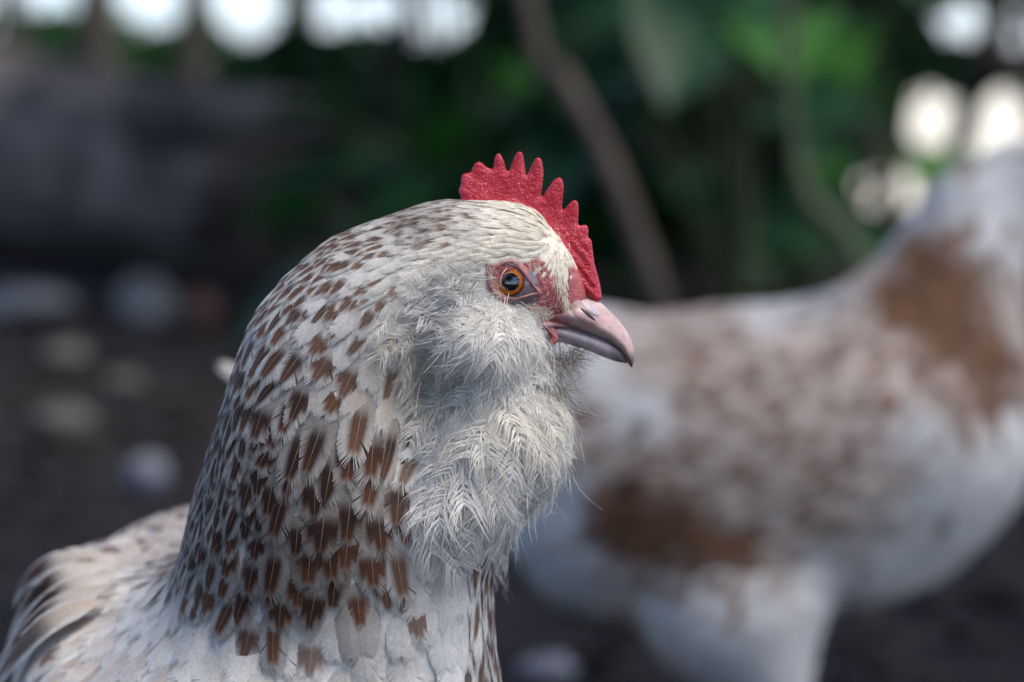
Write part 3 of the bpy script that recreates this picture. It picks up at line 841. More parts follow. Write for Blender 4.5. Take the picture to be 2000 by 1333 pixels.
# operculum (pale flap over the nostril), nostril slit, gape fold, on both sides
def on_bill(px, py, side, out=0.0):
    """point on the bill or face surface under a photo pixel"""
    o_ = at(px, py, 0.80); tri = bill_bvh.ray_cast(Vector(o_), Vector(norm(o_ - np.array([0, 0, CAM_H]))))
    p = np.array(tri[0]) if tri[0] is not None else at(px, py, HY - .006)
    p[1] -= out
    if side > 0: p[1] = 2 * HY - p[1]
    return p
def tris_of(me):
    n = len(me.vertices); co = np.empty(n * 3, np.float32); me.vertices.foreach_get('co', co)
    return co.reshape(-1, 3), [tuple(p.vertices) for p in me.polygons]
va, fa = tris_of(beak1.data); vb, fb = tris_of(face1.data)
bill_bvh = BVHTree.FromPolygons([tuple(p) for p in np.vstack([va, vb])], fa + [tuple(i + len(va) for i in f) for f in fb])
def patch(name, centre, ax, a, b, height, side, mat, col, parent, n=20, rings=7, power=2.0):
    """a soft oval swelling lying on the bill: half-axes a, b in pixels, axis direction ax"""
    ax = np.array(ax) / np.linalg.norm(ax); bx = np.array([-ax[1], ax[0]])
    V = []; Q = []
    for r in range(rings):
        t = r / (rings - 1)
        for k in range(n):
            an = k / n * 2 * math.pi
            q = np.array(centre) + ax * a * t * math.cos(an) + bx * b * t * math.sin(an)
            V.append(on_bill(q[0], q[1], side, height * PXM * max(0, 1 - t ** power) - (0.8 * PXM if r == rings - 1 else -.8 * PXM)))
    for r in range(rings - 1):
        for k in range(n):
            q = (r * n + k, r * n + (k + 1) % n, (r + 1) * n + (k + 1) % n, (r + 1) * n + k)
            Q.append(q if side > 0 else q[::-1])
    V = np.array(V)
    return link(name, mesh_np(name, V, np.array(Q), np.tile(col, (len(V), 1)) * (0.85 + .3 * vnoise(V, 700, 4))[:, None]), mat, parent)
for side in (-1, 1):
    patch('cere', (1143, 612), (.75, .66), 34, 21, 3.0, side, M_BEAK, v3(.50, .32, .30), hen1)
    patch('nostril', (1147, 613), (.76, .65), 25, 4.6, 5.0, side, M_BLACK, v3(.03, .01, .01), hen1)
    patch('operculum', (1153, 603), (.76, .65), 24, 11, 7.0, side, M_BEAK, v3(.52, .44, .44), hen1)
    # fold of skin at the corner of the mouth
    pth = catmull(np.array([on_bill(x, y, side, .0003) for x, y in [(1046, 640), (1060, 636), (1078, 634), (1098, 636), (1116, 641)]]), 6)
    r = np.interp(np.linspace(0, 1, len(pth)), [0, .3, 1], [.0009, .0011, .0003])
    Vt, ft = tube(pth, r, 8)
    link('gape_fold', mesh_np('gape_fold', Vt, ft, np.tile(v3(.52, .30, .29), (len(Vt), 1))), M_BEAK, hen1)
    pth = catmull(np.array([at(x, y, HY + side * .0075) for x, y in [(1070, 640), (1080, 650), (1083, 662), (1076, 672)]]), 6)
    Vt, ft = tube(pth, np.full(len(pth), .0012), 8)
    link('mouth_corner', mesh_np('mouth_corner', Vt, ft, np.tile(v3(.45, .13, .13), (len(Vt), 1))), M_BEAK, hen1)

# ---------------------------------------------------------------- eye
EYE_R = 64 * PXM
es = face_pt(1003, 553)[0][1]
eye_c = at(1003, 553, es - .0021 + EYE_R)
print('eye surface', es)
def cap(axis, r, th0, th1, rings, n, colfn=None):
    axis = norm(np.asarray(axis, float)); b = norm(np.cross(axis, v3(0, 0, 1))); c_ = np.cross(b, axis)
    V = []; T_ = []
    for i in range(rings):
        th = th0 + (th1 - th0) * i / (rings - 1)
        for k in range(n):
            an = k / n * 2 * math.pi
            V.append(eye_c + r * (math.cos(th) * axis + math.sin(th) * (math.cos(an) * b + math.sin(an) * c_))); T_.append((th, an))
    i, j = np.meshgrid(np.arange(rings - 1), np.arange(n), indexing='ij')
    Q = np.stack([i * n + j, i * n + (j + 1) % n, (i + 1) * n + (j + 1) % n, (i + 1) * n + j], -1).reshape(-1, 4)[:, ::-1]
    return np.array(V), Q, np.array(T_)
def toward(px, py):
    d = at(px, py, eye_c[1] - EYE_R) - eye_c
    d[1] = -math.sqrt(max(EYE_R ** 2 - d[0] ** 2 - d[2] ** 2, 1e-9)); return norm(d)
ax_i, ax_p = toward(994, 549.5), toward(997.5, 551)
def mirror(V): W_ = V.copy(); W_[:, 1] = 2 * HY - W_[:, 1]; return W_
apert = catmull(np.array([(963, 549), (968, 533), (979, 523), (994, 518.5), (1009, 522), (1021, 534), (1034, 551), (1046, 567), (1047, 571), (1036, 574), (1022, 578), (1004, 581.5), (986, 576), (970, 565)], float), 5, True)
ctr = apert.mean(0)
for side in (-1, 1):
    mm = (lambda V: V) if side < 0 else mirror
    fq = (lambda Q: Q) if side < 0 else (lambda Q: Q[:, ::-1])
    Vs, Qs, Ts = cap(ax_i, EYE_R, 0.05, 1.3, 18, 40)
    eye = link('eye', mesh_np('eye', mm(Vs), fq(Qs), np.tile(v3(.17, .125, .14), (len(Vs), 1))), M_EYE, hen1)
    Vi, Qi, Ti = cap(ax_i, EYE_R + .00006, 0.02, math.asin(29.5 / 64), 16, 72)
    rr = Ti[:, 0] / math.asin(29.5 / 64)
    fib = .5 + .5 * np.sin(Ti[:, 1] * 31 + 3 * np.sin(Ti[:, 1] * 7))
    ci = lerp(v3(.52, .135, .008), v3(.36, .075, .005), fib[:, None])
    ci = lerp(ci, v3(.42, .22, .07), (smooth01(rr, .72, .58) * .8)[:, None])
    ci = lerp(ci, v3(.05, .02, .012), smooth01(rr, .76, .95)[:, None])
    iris = link('iris', mesh_np('iris', mm(Vi), fq(Qi), ci), M_EYE, None); iris.parent = eye
    iris.matrix_parent_inverse = eye.matrix_basis.inverted()
    Vp, Qp, _ = cap(ax_p, EYE_R + .00018, 0.0, math.asin(16.5 / 64), 8, 40)
    pup = link('pupil', mesh_np('pupil', mm(Vp), fq(Qp)), M_PUPIL, None); pup.parent = eye
    for q_ in (iris, pup):
        q_.matrix_parent_inverse = Matrix.Identity(4)
    # lids: rolled rim that runs out onto the face
    ringV = []
    for off, dep in [(-1.5, 'in'), (1, 'rim'), (3.5, 'rim2'), (7, 'face'), (11, 'face2'), (15, 'sink')]:
        d = apert - ctr; q = apert + d / np.linalg.norm(d, axis=1, keepdims=True) * off
        for p in q:
            w = at(p[0], p[1], eye_c[1])
            r2 = (w[0] - eye_c[0]) ** 2 + (w[2] - eye_c[2]) ** 2
            ys = eye_c[1] - math.sqrt(max(EYE_R ** 2 - r2, 1e-10))
            f_, _n = face_pt(p[0], p[1])
            yf = f_[1]
            y = {'in': ys + .0001, 'rim': ys - .0005, 'rim2': min(ys - .0008, yf - .0005), 'face': yf - .0011, 'face2': yf - .0007, 'sink': yf + .0006}[dep]
            a_ = at(p[0], p[1], y); ringV.append(a_)
    n = len(apert); ringV = np.array(ringV); m = 6
    i, j = np.meshgrid(np.arange(m - 1), np.arange(n), indexing='ij')
    Q = np.stack([i * n + j, (i + 1) * n + j, (i + 1) * n + (j + 1) % n, i * n + (j + 1) % n], -1).reshape(-1, 4)
    lid = link('eyelid', mesh_np('eyelid', mm(ringV), fq(Q)), M_LID, None); lid.parent = eye
    lid.matrix_parent_inverse = Matrix.Identity(4)

# ---------------------------------------------------------------- long wing and tail feathers, legs
def long_feather(name, p0, p1, p2, n0, w, pr, parent, tpl=TPL_BIG, colour_fn=hen_colour):
    P = np.array([[p0, p1, p2]]); N = np.array([[n0, n0, n0]], float)
    l = np.linalg.norm(np.subtract(p1, p0)) + np.linalg.norm(np.subtract(p2, p1))
    V, C, Q = build_feathers(tpl, P, N, np.array([l]), np.array([w]), np.array([pr]), colour_fn)
    return link(name, mesh_np(name, V[0], tpl['Q'], C[0], smooth=False), M_FEATHER, parent)
wing = [  # photo pixels root, middle, tip; width px; spot dark grey cream tan
 ((215, 1100), (110, 1125), (28, 1178), 44, (1, .2, .1, .1, .4), .958), ((240, 1118), (120, 1160), (18, 1240), 44, (1, .5, .1, .1, .3), .952),
 ((250, 1135), (130, 1190), (5, 1280), 46, (1, .8, .1, .1, .3), .946), ((240, 1155), (120, 1225), (-20, 1330), 50, (1, .8, .2, .1, .3), .940),
 ((225, 1185), (110, 1255), (-30, 1370), 54, (.3, .5, .1, .1, .5), .935), ((200, 1085), (120, 1100), (55, 1140), 38, (.6, .1, .0, .1, .4), .968)]
def wing_pt(p, off, prev):
    o_ = at(p[0], p[1], .70); h, n_, i_, d_ = bvh1.ray_cast(Vector(o_), Vector(norm(o_ - np.array([0, 0, CAM_H]))))
    if h is None: return at(p[0], p[1], prev + .02)
    return np.array(h) + np.array(n_) * off
for q_, (a, b, c_, w, pr, y) in enumerate(wing):
    A_ = wing_pt(a, .003, y); B_ = wing_pt(b, .006 + .0006 * q_, A_[1]); C_ = wing_pt(c_, .007, B_[1])
    long_feather('wing_feather', A_, B_, C_, v3(-.45, -.65, .6), w * PXM * 1.2, (*pr, .7, .2, .9), hen1)
tb = v3(-.112, 1.20, .262)
for i in range(11):
    a = (i - 5) / 5.0
    tip = tb + v3(.022 * a + .012, .085, .060 - .02 * abs(a))
    long_feather('tail_feather', tb + v3(.012 * a, 0, 0), (tb + tip) / 2 + v3(0, 0, .012), tip, norm(v3(.5 * a, -.25, .85)), .024, (.5, .2, .05, .3, .5, rng.random(), rng.random(), rng.random()), hen1)
for a, b, c_ in [((512, 800), (470, 742), (424, 712))]:
    long_feather('tail_feather', at(*a, 1.215), at(*b, 1.225), at(*c_, 1.235), norm(v3(-.3, -.9, .3)), .0075, (0, 0, 0, .7, .35, .5, .9, .5), hen1, TPL_MED)

M_SHANK = mat_noise('shank_scales', (.42, .30, .24), (.55, .44, .36), 160, .55, .4, 300)
def leg(parent, knee, foot, yaw):
    Vt, ft = tube(catmull(np.array([knee, knee * .5 + foot * .5 + v3(0, .004, 0), foot + v3(0, 0, .012)]), 5), np.linspace(.011, .0065, 11), 10)
    lg = link('leg', mesh_np('leg', Vt, ft), M_SHANK, parent)
    for k, an in enumerate((-38, 0, 38, 180)):
        d = v3(math.sin(yaw + math.radians(an)), -math.cos(yaw + math.radians(an)), 0)
        ln = (.045, .055, .045, .022)[k]
        pth = np.array([foot + v3(0, 0, .014), foot + d * ln * .45 + v3(0, 0, .010), foot + d * ln * .85 + v3(0, 0, .0065), foot + d * ln + v3(0, 0, .003)])
        Vt, ft = tube(catmull(pth, 4), np.interp(np.linspace(0, 1, 13), [0, .8, 1], [.0062, .0048, .0012]), 8)
        t_ = link('toe', mesh_np('toe', Vt, ft), M_SHANK, None); t_.parent = lg; t_.matrix_parent_inverse = Matrix.Identity(4)
    return lg
for sx in (-1, 1):
    leg(hen1, v3(-.10 + sx * .047, 1.01, .10), v3(-.10 + sx * .05, 1.0, .0), YAW)

# ================================================================== HEN BEHIND
H2 = 1.85
S2 = H2 * 1.0 / F_PX
def a2(px, py, y=0.0): return at(px, py, H2 + y)
c2 = [(2105, 388, 24), (2050, 352, 52), (1992, 352, 56), (1905, 422, 84), (1872, 525, 120), (1828, 645, 160), (1765, 770, 222)]
c2p = [a2(c[0], c[1]) for c in c2]; c2r = [c[2] * S2 for c in c2]
def hen2_sdf(P):
    d = sd_cone(P, c2p[0], c2p[1], c2r[0], c2r[1], .95, H2)
    for i in range(1, len(c2) - 1):
        d = smin(d, sd_cone(P, c2p[i], c2p[i + 1], c2r[i], c2r[i + 1], .85 if i < 3 else 1, H2), .02)
    d = smin(d, sd_ell(P, a2(2060, 425), (42 * S2, .024, 40 * S2)), .01)
    b = sd_ell(P, a2(1490, 835), (475 * S2, .088, 240 * S2))
    b = smin(b, sd_ell(P, a2(1795, 880), (186 * S2, .080, 205 * S2)), .04)
    b = smin(b, sd_ell(P, a2(1630, 1015), (250 * S2, .072, 172 * S2)), .03)
    b = smin(b, sd_ell(P, a2(1235, 1000), (250 * S2, .074, 215 * S2)), .03)
    b = smin(b, sd_ell(P, a2(1090, 690), (140 * S2, .045, 90 * S2)), .04)
    for sy in (-1, 1):
        b = smin(b, sd_ell(P, a2(1420, 1150, sy * .042), (175 * S2, .044, 190 * S2)), .02)
        b = smin(b, sd_cone(P, a2(1470, 1200, sy * .042), a2(1510, 1390, sy * .044), .042, .022), .02)
        b = smin(b, sd_ell(P, a2(1430, 870, sy * .066), (340 * S2, .026, 180 * S2)), .03)
    return smin(d, b, .05)
V2, Q2 = surface_nets(hen2_sdf, (-.05, H2 - .14, .02), (.43, H2 + .14, .56), 0.0045)
bvh2 = BVHTree.FromPolygons([tuple(p) for p in V2], [tuple(q) for q in Q2])
hen2 = empty('hen', (.17, H2, 0), 'white hen with brown mottled wing and neck standing behind the bearded hen', 'hen', 'hens')
# colour guides, photo pixels: x, y, r, g, b, brown speckle, dx, dy
WH, GB, BR, LT, DB = (.84, .81, .75), (.62, .61, .59), (.22, .105, .052), (.64, .52, .43), (.11, .05, .028)
G2 = np.array([(x, y, *c, s, dx, dy) for x, y, c, s, dx, dy in [
 (1200, 600, WH, .15, -1, .1), (1400, 610, LT, .4, -1, .1), (1560, 600, WH, .35, -1, .1), (1200, 700, WH, .35, -1, .2), (1330, 680, LT, .3, -1, .2), (1180, 800, LT, .35, -.9, .4), (1300, 800, WH, .35, -1, .3),
 (1480, 690, LT, .8, -1, .2), (1620, 680, LT, .7, -.9, .3), (1720, 660, LT, .6, -.8, .6), (1460, 780, LT, .85, -1, .2), (1600, 790, LT, .8, -.9, .3), (1740, 790, LT, .75, -.8, .5), (1840, 800, WH, .2, -.4, .9),
 (1420, 880, LT, .7, -1, .1), (1540, 900, LT, .7, -1, .2), (1680, 890, LT, .75, -.9, .3), (1780, 900, LT, .4, -.6, .7), (1290, 960, DB, .4, -1, .1), (1360, 930, LT, .5, -1, .1), (1260, 900, LT, .5, -1, .2),
 (1270, 1020, BR, .6, -1, .1), (1380, 1010, BR, .5, -1, .05), (1480, 980, LT, .6, -1, .1), (1330, 1080, BR, .8, -1, .02), (1440, 1080, BR, .8, -1, .02), (1510, 1075, BR, .5, -1, .05), (1600, 1010, LT, .6, -1, .2), (1700, 1010, LT, .4, -.8, .4),
 (1150, 960, WH, .05, -.8, .6), (1110, 900, LT, .4, -.9, .3), (1050, 1060, GB, .1, -.8, .6), (1180, 1130, GB, .1, -.7, .7), (1300, 1150, GB, .12, -.5, .85), (1250, 1200, LT, .1, -.5, .85), (1400, 1160, WH, .02, -.2, 1), (1500, 1150, WH, 0, -.1, 1), (1560, 1250, WH, 0, 0, 1), (1420, 1270, GB, .05, -.1, 1),
 (1650, 1100, WH, .1, -.5, .8), (1800, 1080, WH, .05, -.6, .7), (1900, 1000, WH, 0, -.4, .9), (1930, 870, WH, 0, -.2, 1), (1850, 930, WH, .05, -.4, .9), (1960, 800, WH, .05, 0, 1), (1700, 1160, GB, .05, -.7, .6),
 (1640, 560, GB, .4, -.8, .5), (1720, 480, LT, .45, -.6, .8), (1780, 400, GB, .35, -.6, .8), (1850, 340, GB, .25, -.8, .5), (1940, 310, WH, .15, -.9, .3), (1830, 450, BR, .6, -.3, 1), (1880, 520, BR, .7, -.1, 1), (1790, 560, BR, .6, -.3, 1),
 (1960, 420, WH, .2, -.3, 1), (1960, 520, LT, .4, 0, 1), (1750, 640, LT, .6, -.4, .9), (1850, 620, BR, .6, -.15, 1), (1930, 640, BR, .6, 0, 1), (1830, 700, LT, .7, -.2, 1), (1920, 740, BR, .6, 0, 1), (1880, 780, LT, .5, -.1, 1), (1990, 600, LT, .5, 0, 1), (2080, 420, WH, .05, -.3, .9), (2050, 320, WH, .1, -1, .1), (2060, 600, LT, .4, .1, 1)]], float)
bc2 = idw(to_px(V2), G2, np.arange(2, 8))
link('body', mesh_np('hen_body', V2, Q2, bc2[:, :3] * .95), M_SKIN, hen2)
P2, _ = sample_surface(V2, Q2, 26000)
P2 = P2[P2[:, 2] > .07]; pp2 = to_px(P2); P2 = P2[(pp2[:, 0] < 2075) | (pp2[:, 1] > 400)]
k2 = dart(P2, np.full(len(P2), .0062)); P2 = P2[k2]; g2 = idw(to_px(P2), G2, np.arange(2, 8))
e = 1e-4
N2 = norm(np.stack([hen2_sdf(P2 + e * np.eye(3)[i]) - hen2_sdf(P2 - e * np.eye(3)[i]) for i in range(3)], -1))
D2 = np.stack([g2[:, 4], np.zeros(len(P2)), -g2[:, 5]], -1) + rng.normal(0, .12, (len(P2), 3))
T2 = norm(D2 - N2 * (D2 * N2).sum(1, keepdims=True))
L2 = rng.uniform(.021, .030, len(P2)); W2 = L2 * .52
PP2, NN2 = lay_on(bvh2, P2, N2, T2, L2, np.full(len(P2), .07), rng.normal(.0, .02, len(P2)))
def hen2_colour(u, v, isb, pr):
    c = pr[:, None, :3] * (0.9 + .2 * pr[:, None, 5:6]) * np.ones_like(u)[..., None]
    sp_ = (pr[:, 4:5] < pr[:, 3:4] * .68) * smooth01(1 - (np.abs(u) / .75) ** 2 - (np.clip(v - .5, 0, 1) / .4) ** 2, -.1, .3)
    return lerp(c, lerp(v3(.30, .145, .07), v3(.12, .055, .03), pr[:, None, 6:7]), (sp_ * .9)[..., None])
PR2 = np.c_[g2[:, :4], rng.random((len(P2), 3))]
emit_group('plumage', np.arange(len(P2)), TPL_CARD, hen2, hen2_colour, PP2, NN2, L2, W2, PR2)
print('hen 2 feathers', len(P2))
# face, comb, bill and eyes of the second bird share the meshes of the first
shift = a2(2052, 352) - at(994, 549, HY)
shift[1] = H2 - HY
def copy_part(o, parent):
    c_ = o.copy(); COL.objects.link(c_); c_.parent = parent; c_.matrix_parent_inverse = Matrix.Identity(4)
    return c_
for o in list(hen1.children):
    if o.name.split('.')[0] in ('comb', 'upper_beak', 'lower_beak', 'eye', 'cere', 'nostril', 'operculum', 'gape_fold', 'face_skin'):
        c_ = copy_part(o, hen2); c_.matrix_parent_inverse = Matrix.Translation(hen2.location).inverted() @ Matrix.Translation(Vector(shift))
        for gch in o.children:
            copy_part(gch, c_)
for i in range(9):
    a = (i - 4) / 4.0; t0 = a2(1090, 680)
    long_feather('tail_feather', t0 + v3(0, .006 * a, 0), t0 + v3(-.035, .02 * a, .012 - .004 * abs(a)), t0 + v3(-.070, .045 * a, .016 - .02 * abs(a)), norm(v3(.2, .5 * a, .8)), .026, (.5, .3, .1, .2, .5, rng.random(), rng.random(), rng.random()), hen2, TPL_MED)
for sy in (-1, 1):
    k_ = a2(1500, 1360, sy * .044); leg(hen2, k_, v3(k_[0] + .004, k_[1], 0), math.radians(90))

# ================================================================== GROUND
M_SOIL = mat_noise('soil', (.008, .0065, .0062), (.022, .018, .017), 9, .95, .8, 60, 8, .15, bdist=.01)
def terrain_z(x, y): return .012 * (vnoise(np.stack([x, y, 0 * x], -1), 3.1, 1) - .5) + .02 * (vnoise(np.stack([x, y, 0 * x], -1), 1.0, 2) - .5)
gx = np.linspace(-5, 5, 180); gy = np.linspace(.1, 9.9, 180)
GX, GY = np.meshgrid(gx, gy, indexing='ij')
GZ = np.minimum(terrain_z(GX, GY), .006) - .004
Vg = np.stack([GX, GY, GZ], -1).reshape(-1, 3)
i, j = np.meshgrid(np.arange(179), np.arange(179), indexing='ij')
Qg = np.stack([i * 180 + j, (i + 1) * 180 + j, (i + 1) * 180 + j + 1, i * 180 + j + 1], -1).reshape(-1, 4)
# one sheet: the far ground is a rim of large faces that shares the border of the near grid
edge = np.concatenate([[a * 180 for a in range(180)], [179 * 180 + b for b in range(1, 180)], [a * 180 + 179 for a in range(178, -1, -1)], [b for b in range(178, 0, -1)]]).astype(int)
cen = v3(0, 5, 0); outer = Vg[edge] - cen; outer = cen + outer / np.linalg.norm(outer[:, :2], axis=1, keepdims=True) * 600; outer[:, 2] = -.02
n = len(edge); kk = np.arange(n); off = len(Vg)
Qo = np.stack([edge[kk], edge[(kk + 1) % n], off + (kk + 1) % n, off + kk], -1)[:, ::-1]
link('ground', mesh_np('ground', np.vstack([Vg, outer]), [Qg, Qo]), M_SOIL, None, kind='structure')

# wood chips and leaf litter
nl = 5200
M_LITTER = mat_attr('litter', rough=.9, transl=0, nscale=80, namt=.3)
lx = rng.uniform(-2.2, 2.2, nl); ly = rng.uniform(1.3, 7.5, nl); ln = rng.uniform(.012, .05, nl); lw = ln * rng.uniform(.2, .6, nl); la = rng.uniform(0, 6.28, nl)
ti = rng.normal(0, .25, (nl, 2))
dx_, dy_ = np.cos(la), np.sin(la)
u_ = np.stack([dx_, dy_, ti[:, 0]], -1); w_ = np.stack([-dy_, dx_, ti[:, 1]], -1)
c_ = np.stack([lx, ly, np.full(nl, .012) + rng.uniform(0, .012, nl)], -1)
o8 = []
for sz in (-1, 1):
    for su, sw in ((-1, -1), (1, -.7), (.8, 1), (-.9, .8)):
        o8.append(c_ + u_ * (ln * su * .5)[:, None] + w_ * (lw * sw * .5)[:, None] + v3(0, 0, sz * .0035))
Vl = np.stack(o8, 1)
fq = np.array([(3, 2, 1, 0), (4, 5, 6, 7), (0, 1, 5, 4), (1, 2, 6, 5), (2, 3, 7, 6), (3, 0, 4, 7)])
pal = .42 * np.array([(.035, .027, .024), (.06, .045, .036), (.025, .02, .02), (.10, .075, .06), (.045, .036, .034), (.14, .12, .11)])
cl = pal[rng.choice(6, nl, p=[.3, .22, .25, .1, .1, .03])]
link('wood_chips', mesh_np('wood_chips', Vl.reshape(-1, 3), (fq[None] + np.arange(nl)[:, None, None] * 8).reshape(-1, 4), np.repeat(cl, 8, 0), smooth=False), M_LITTER, None,
     kind='stuff', label='dark wood chips and leaf litter over the soil', category='litter')

def stone(name, px, py, wpx, hpx, mat, label, cat='stone', squash=.6, seed=0, group=None):
    g_ = ground_at(px, py); s = g_[1] / F_PX; r = v3(wpx * s / 2, wpx * s / 2.4, hpx * s / 2 * 1.0)
    n, m = 22, 14
    th, ph = np.meshgrid(np.linspace(0, math.pi, m), np.arange(n) / n * 2 * math.pi, indexing='ij')
    d = np.stack([np.sin(th) * np.cos(ph), np.sin(th) * np.sin(ph), np.cos(th)], -1).reshape(-1, 3)
    rr = .8 + .4 * vnoise(d, 1.7, seed + 3) + .12 * vnoise(d, 5, seed)
    V = d * rr[:, None] * r; V[:, 2] += r[2] * .72
    V[:, 2] = np.maximum(V[:, 2], -.008)
    i, j = np.meshgrid(np.arange(m - 1), np.arange(n), indexing='ij')
    Q = np.stack([i * n + j, (i + 1) * n + j, (i + 1) * n + (j + 1) % n, i * n + (j + 1) % n], -1).reshape(-1, 4)
    V = V + g_
    me = mesh_np(name, V - g_, Q); o = link(name, me, mat, None, label=label, category=cat); o.location = Vector(g_)
    if group: o['group'] = group
    return o
M_ST1 = mat_noise('stone_bluegrey', (.07, .08, .09), (.14, .155, .17), 14, .85, .4)
M_ST2 = mat_noise('stone_brick', (.10, .05, .04), (.15, .08, .06), 20, .9, .5)
M_ST3 = mat_noise('stone_grey', (.05, .05, .046), (.10, .095, .09), 16, .9, .5)
M_ST4 = mat_noise('stone_pale', (.14, .145, .17), (.22, .23, .26), 30, .8, .3)
stone('stone', 288, 640, 120, 110, M_ST1, 'rounded blue-grey stone beside the reddish one', seed=1)
stone('stone', 50, 622, 190, 70, M_ST1, 'long flat blue-grey stone lying near the log', seed=2)
stone('stone', 400, 640, 72, 80, M_ST2, 'small reddish brown stone beside the blue-grey one', seed=3)
stone('stone', 125, 720, 90, 60, M_ST3, 'dull olive grey stone on bare soil', seed=4)
stone('stone', 120, 850, 130, 66, M_ST3, 'flat pale brownish stone half sunk in the mulch', seed=5)
stone('stone', 290, 955, 78, 74, M_ST4, 'small pale violet-grey pebble behind the front hen', seed=6)
stone('stone', 1075, 1330, 120, 60, M_ST4, 'pale whitish stone below the rear hen', seed=7)
stone('stone', 240, 770, 70, 50, M_ST3, 'small grey-green stone on the mulch behind the front hen', seed=9)

# ================================================================== FALLEN LOG
M_BARK = mat_noise('weathered_wood', (.046, .037, .031), (.15, .123, .10), 5, .9, .9, 30, 8, .2, c3=(.088, .072, .060), bdist=.012)
p0, p1 = v3(-2.6, 9.4, .30), ground_at(545, 550); p1 = v3(p1[0], p1[1], .18)
nl_, ns = 60, 40
ax = p1 - p0; axn = norm(ax); bb = norm(np.cross(axn, v3(0, 0, 1))); cc = np.cross(bb, axn)
V = []
for i in range(nl_):
    t = i / (nl_ - 1); r0 = lerp(.34, .19, t)
    for k in range(ns):
        an = k / ns * 2 * math.pi; d = math.cos(an) * bb + math.sin(an) * cc
        q = p0 + ax * t
        r = r0 * (1 + .22 * (vnoise(np.array([[t * 9, math.cos(an) * 1.5, math.sin(an) * 1.5]]), 1.3, 5)[0] - .5) + .05 * math.sin(an * 11 + t * 6))
        V.append(q + d * r)
V = np.array(V); i, j = np.meshgrid(np.arange(nl_ - 1), np.arange(ns), indexing='ij')
Q = np.stack([i * ns + j, i * ns + (j + 1) % ns, (i + 1) * ns + (j + 1) % ns, (i + 1) * ns + j], -1).reshape(-1, 4)
V = np.vstack([V, p0, p1 + axn * .01]); kx = np.arange(ns)
capA = np.stack([(kx + 1) % ns, kx, np.full(ns, nl_ * ns)], -1); capB = np.stack([(nl_ - 1) * ns + kx, (nl_ - 1) * ns + (kx + 1) % ns, np.full(ns, nl_ * ns + 1)], -1)
log = empty('fallen_log', (p1[0], p1[1], 0), 'thick weathered grey-brown log lying on the soil below the stake fence', 'log')
link('trunk', mesh_np('trunk', V, [Q, capA, capB]), M_BARK, log)
def log_tube(name, pts, r, parent, mat=M_BARK, n=10):
    pth = catmull(np.array(pts, float), 6)
    Vt, ft = tube(pth, np.interp(np.linspace(0, 1, len(pth)), np.linspace(0, 1, len(r)), r), n)
    return link(name, mesh_np(name, Vt, ft), mat, parent)
s0 = at(500, 235, 5.3)
log_tube('branch_stub', [s0 + v3(-.25, .25, .0), s0, at(600, 232, 5.2), at(680, 232, 5.1)], (.07, .06, .045, .03), log)

# ================================================================== STAKE FENCE, upper left
M_STAKE = mat_noise('stake_wood', (.030, .026, .020), (.07, .06, .045), 8, .9, .6, 40)
fence = empty('stake_fence', (-1.3, 10.2, 0), 'fence of dark rough stakes with bright sky showing between them', 'fence')
for px_, w_ in ((-70, .12), (20, .10), (185, .15), (375, .12), (590, .11)):
    b_ = at(px_, 200, 10.2)
    log_tube('stake', [(b_[0], 10.2, -.1), (b_[0] + .01, 10.2, .6), (b_[0] + rng.normal(0, .03), 10.2, 1.6)], (w_ / 2 * 1.05, w_ / 2, w_ / 2 * .9), fence, M_STAKE)
for zz in (.32, 1.45):
    log_tube('rail', [(-2.4, 10.27, zz), (-1.3, 10.26, zz + .02), (-.5, 10.27, zz - .01)], (.03, .03, .03), fence, M_STAKE)

# ================================================================== LEAVES
def leaf_mesh(name, n=8, m=5, fold=.25, droop=.35, wid=.42):
    V = []
    for i in range(n + 1):
        t = i / n; w = wid * math.sin(math.pi * min(1, t ** .75 * .98 + .02)) ** .8
        for j in range(-m, m + 1):
            s = j / m
            V.append((s * w, t, fold * abs(s) * w - droop * t * t + .02 * math.sin(t * 22) * abs(s)))
    k = 2 * m + 1
    Q = [(i * k + j, i * k + j + 1, (i + 1) * k + j + 1, (i + 1) * k + j) for i in range(n) for j in range(2 * m)]
    return mesh_np(name, np.array(V), np.array(Q))
def mat_leaf(name, c1, c2, rough=.42):
    m = mat_noise(name, c1, c2, 6, rough + .1, .2, 25, spec=.22)
    nt = m.node_tree; b = nt.nodes['Principled BSDF']
    t = nt.nodes.new('ShaderNodeBsdfTranslucent'); t.inputs['Color'].default_value = (c2[0] * 1.3, c2[1] * 1.5, c2[2] * .6, 1)
    ms = nt.nodes.new('ShaderNodeMixShader'); ms.inputs[0].default_value = .2
    nt.links.new(b.outputs[0], ms.inputs[1]); nt.links.new(t.outputs[0], ms.inputs[2])
    nt.links.new(ms.outputs[0], nt.nodes['Material Output'].inputs[0])
    return m
M_LEAF = [mat_leaf('leaf_deep_green', (.007, .030, .013), (.014, .055, .022)), mat_leaf('leaf_green', (.016, .065, .010), (.034, .115, .016)), mat_leaf('leaf_blue_green', (.018, .060, .036), (.03, .09, .055), .6)]
LEAFS = []
for q in range(3):
    me = leaf_mesh('leaf', droop=(.25, .45, .6)[q], wid=(.30, .24, .36)[q]); me.materials.append(M_LEAF[q]); LEAFS.append(me)
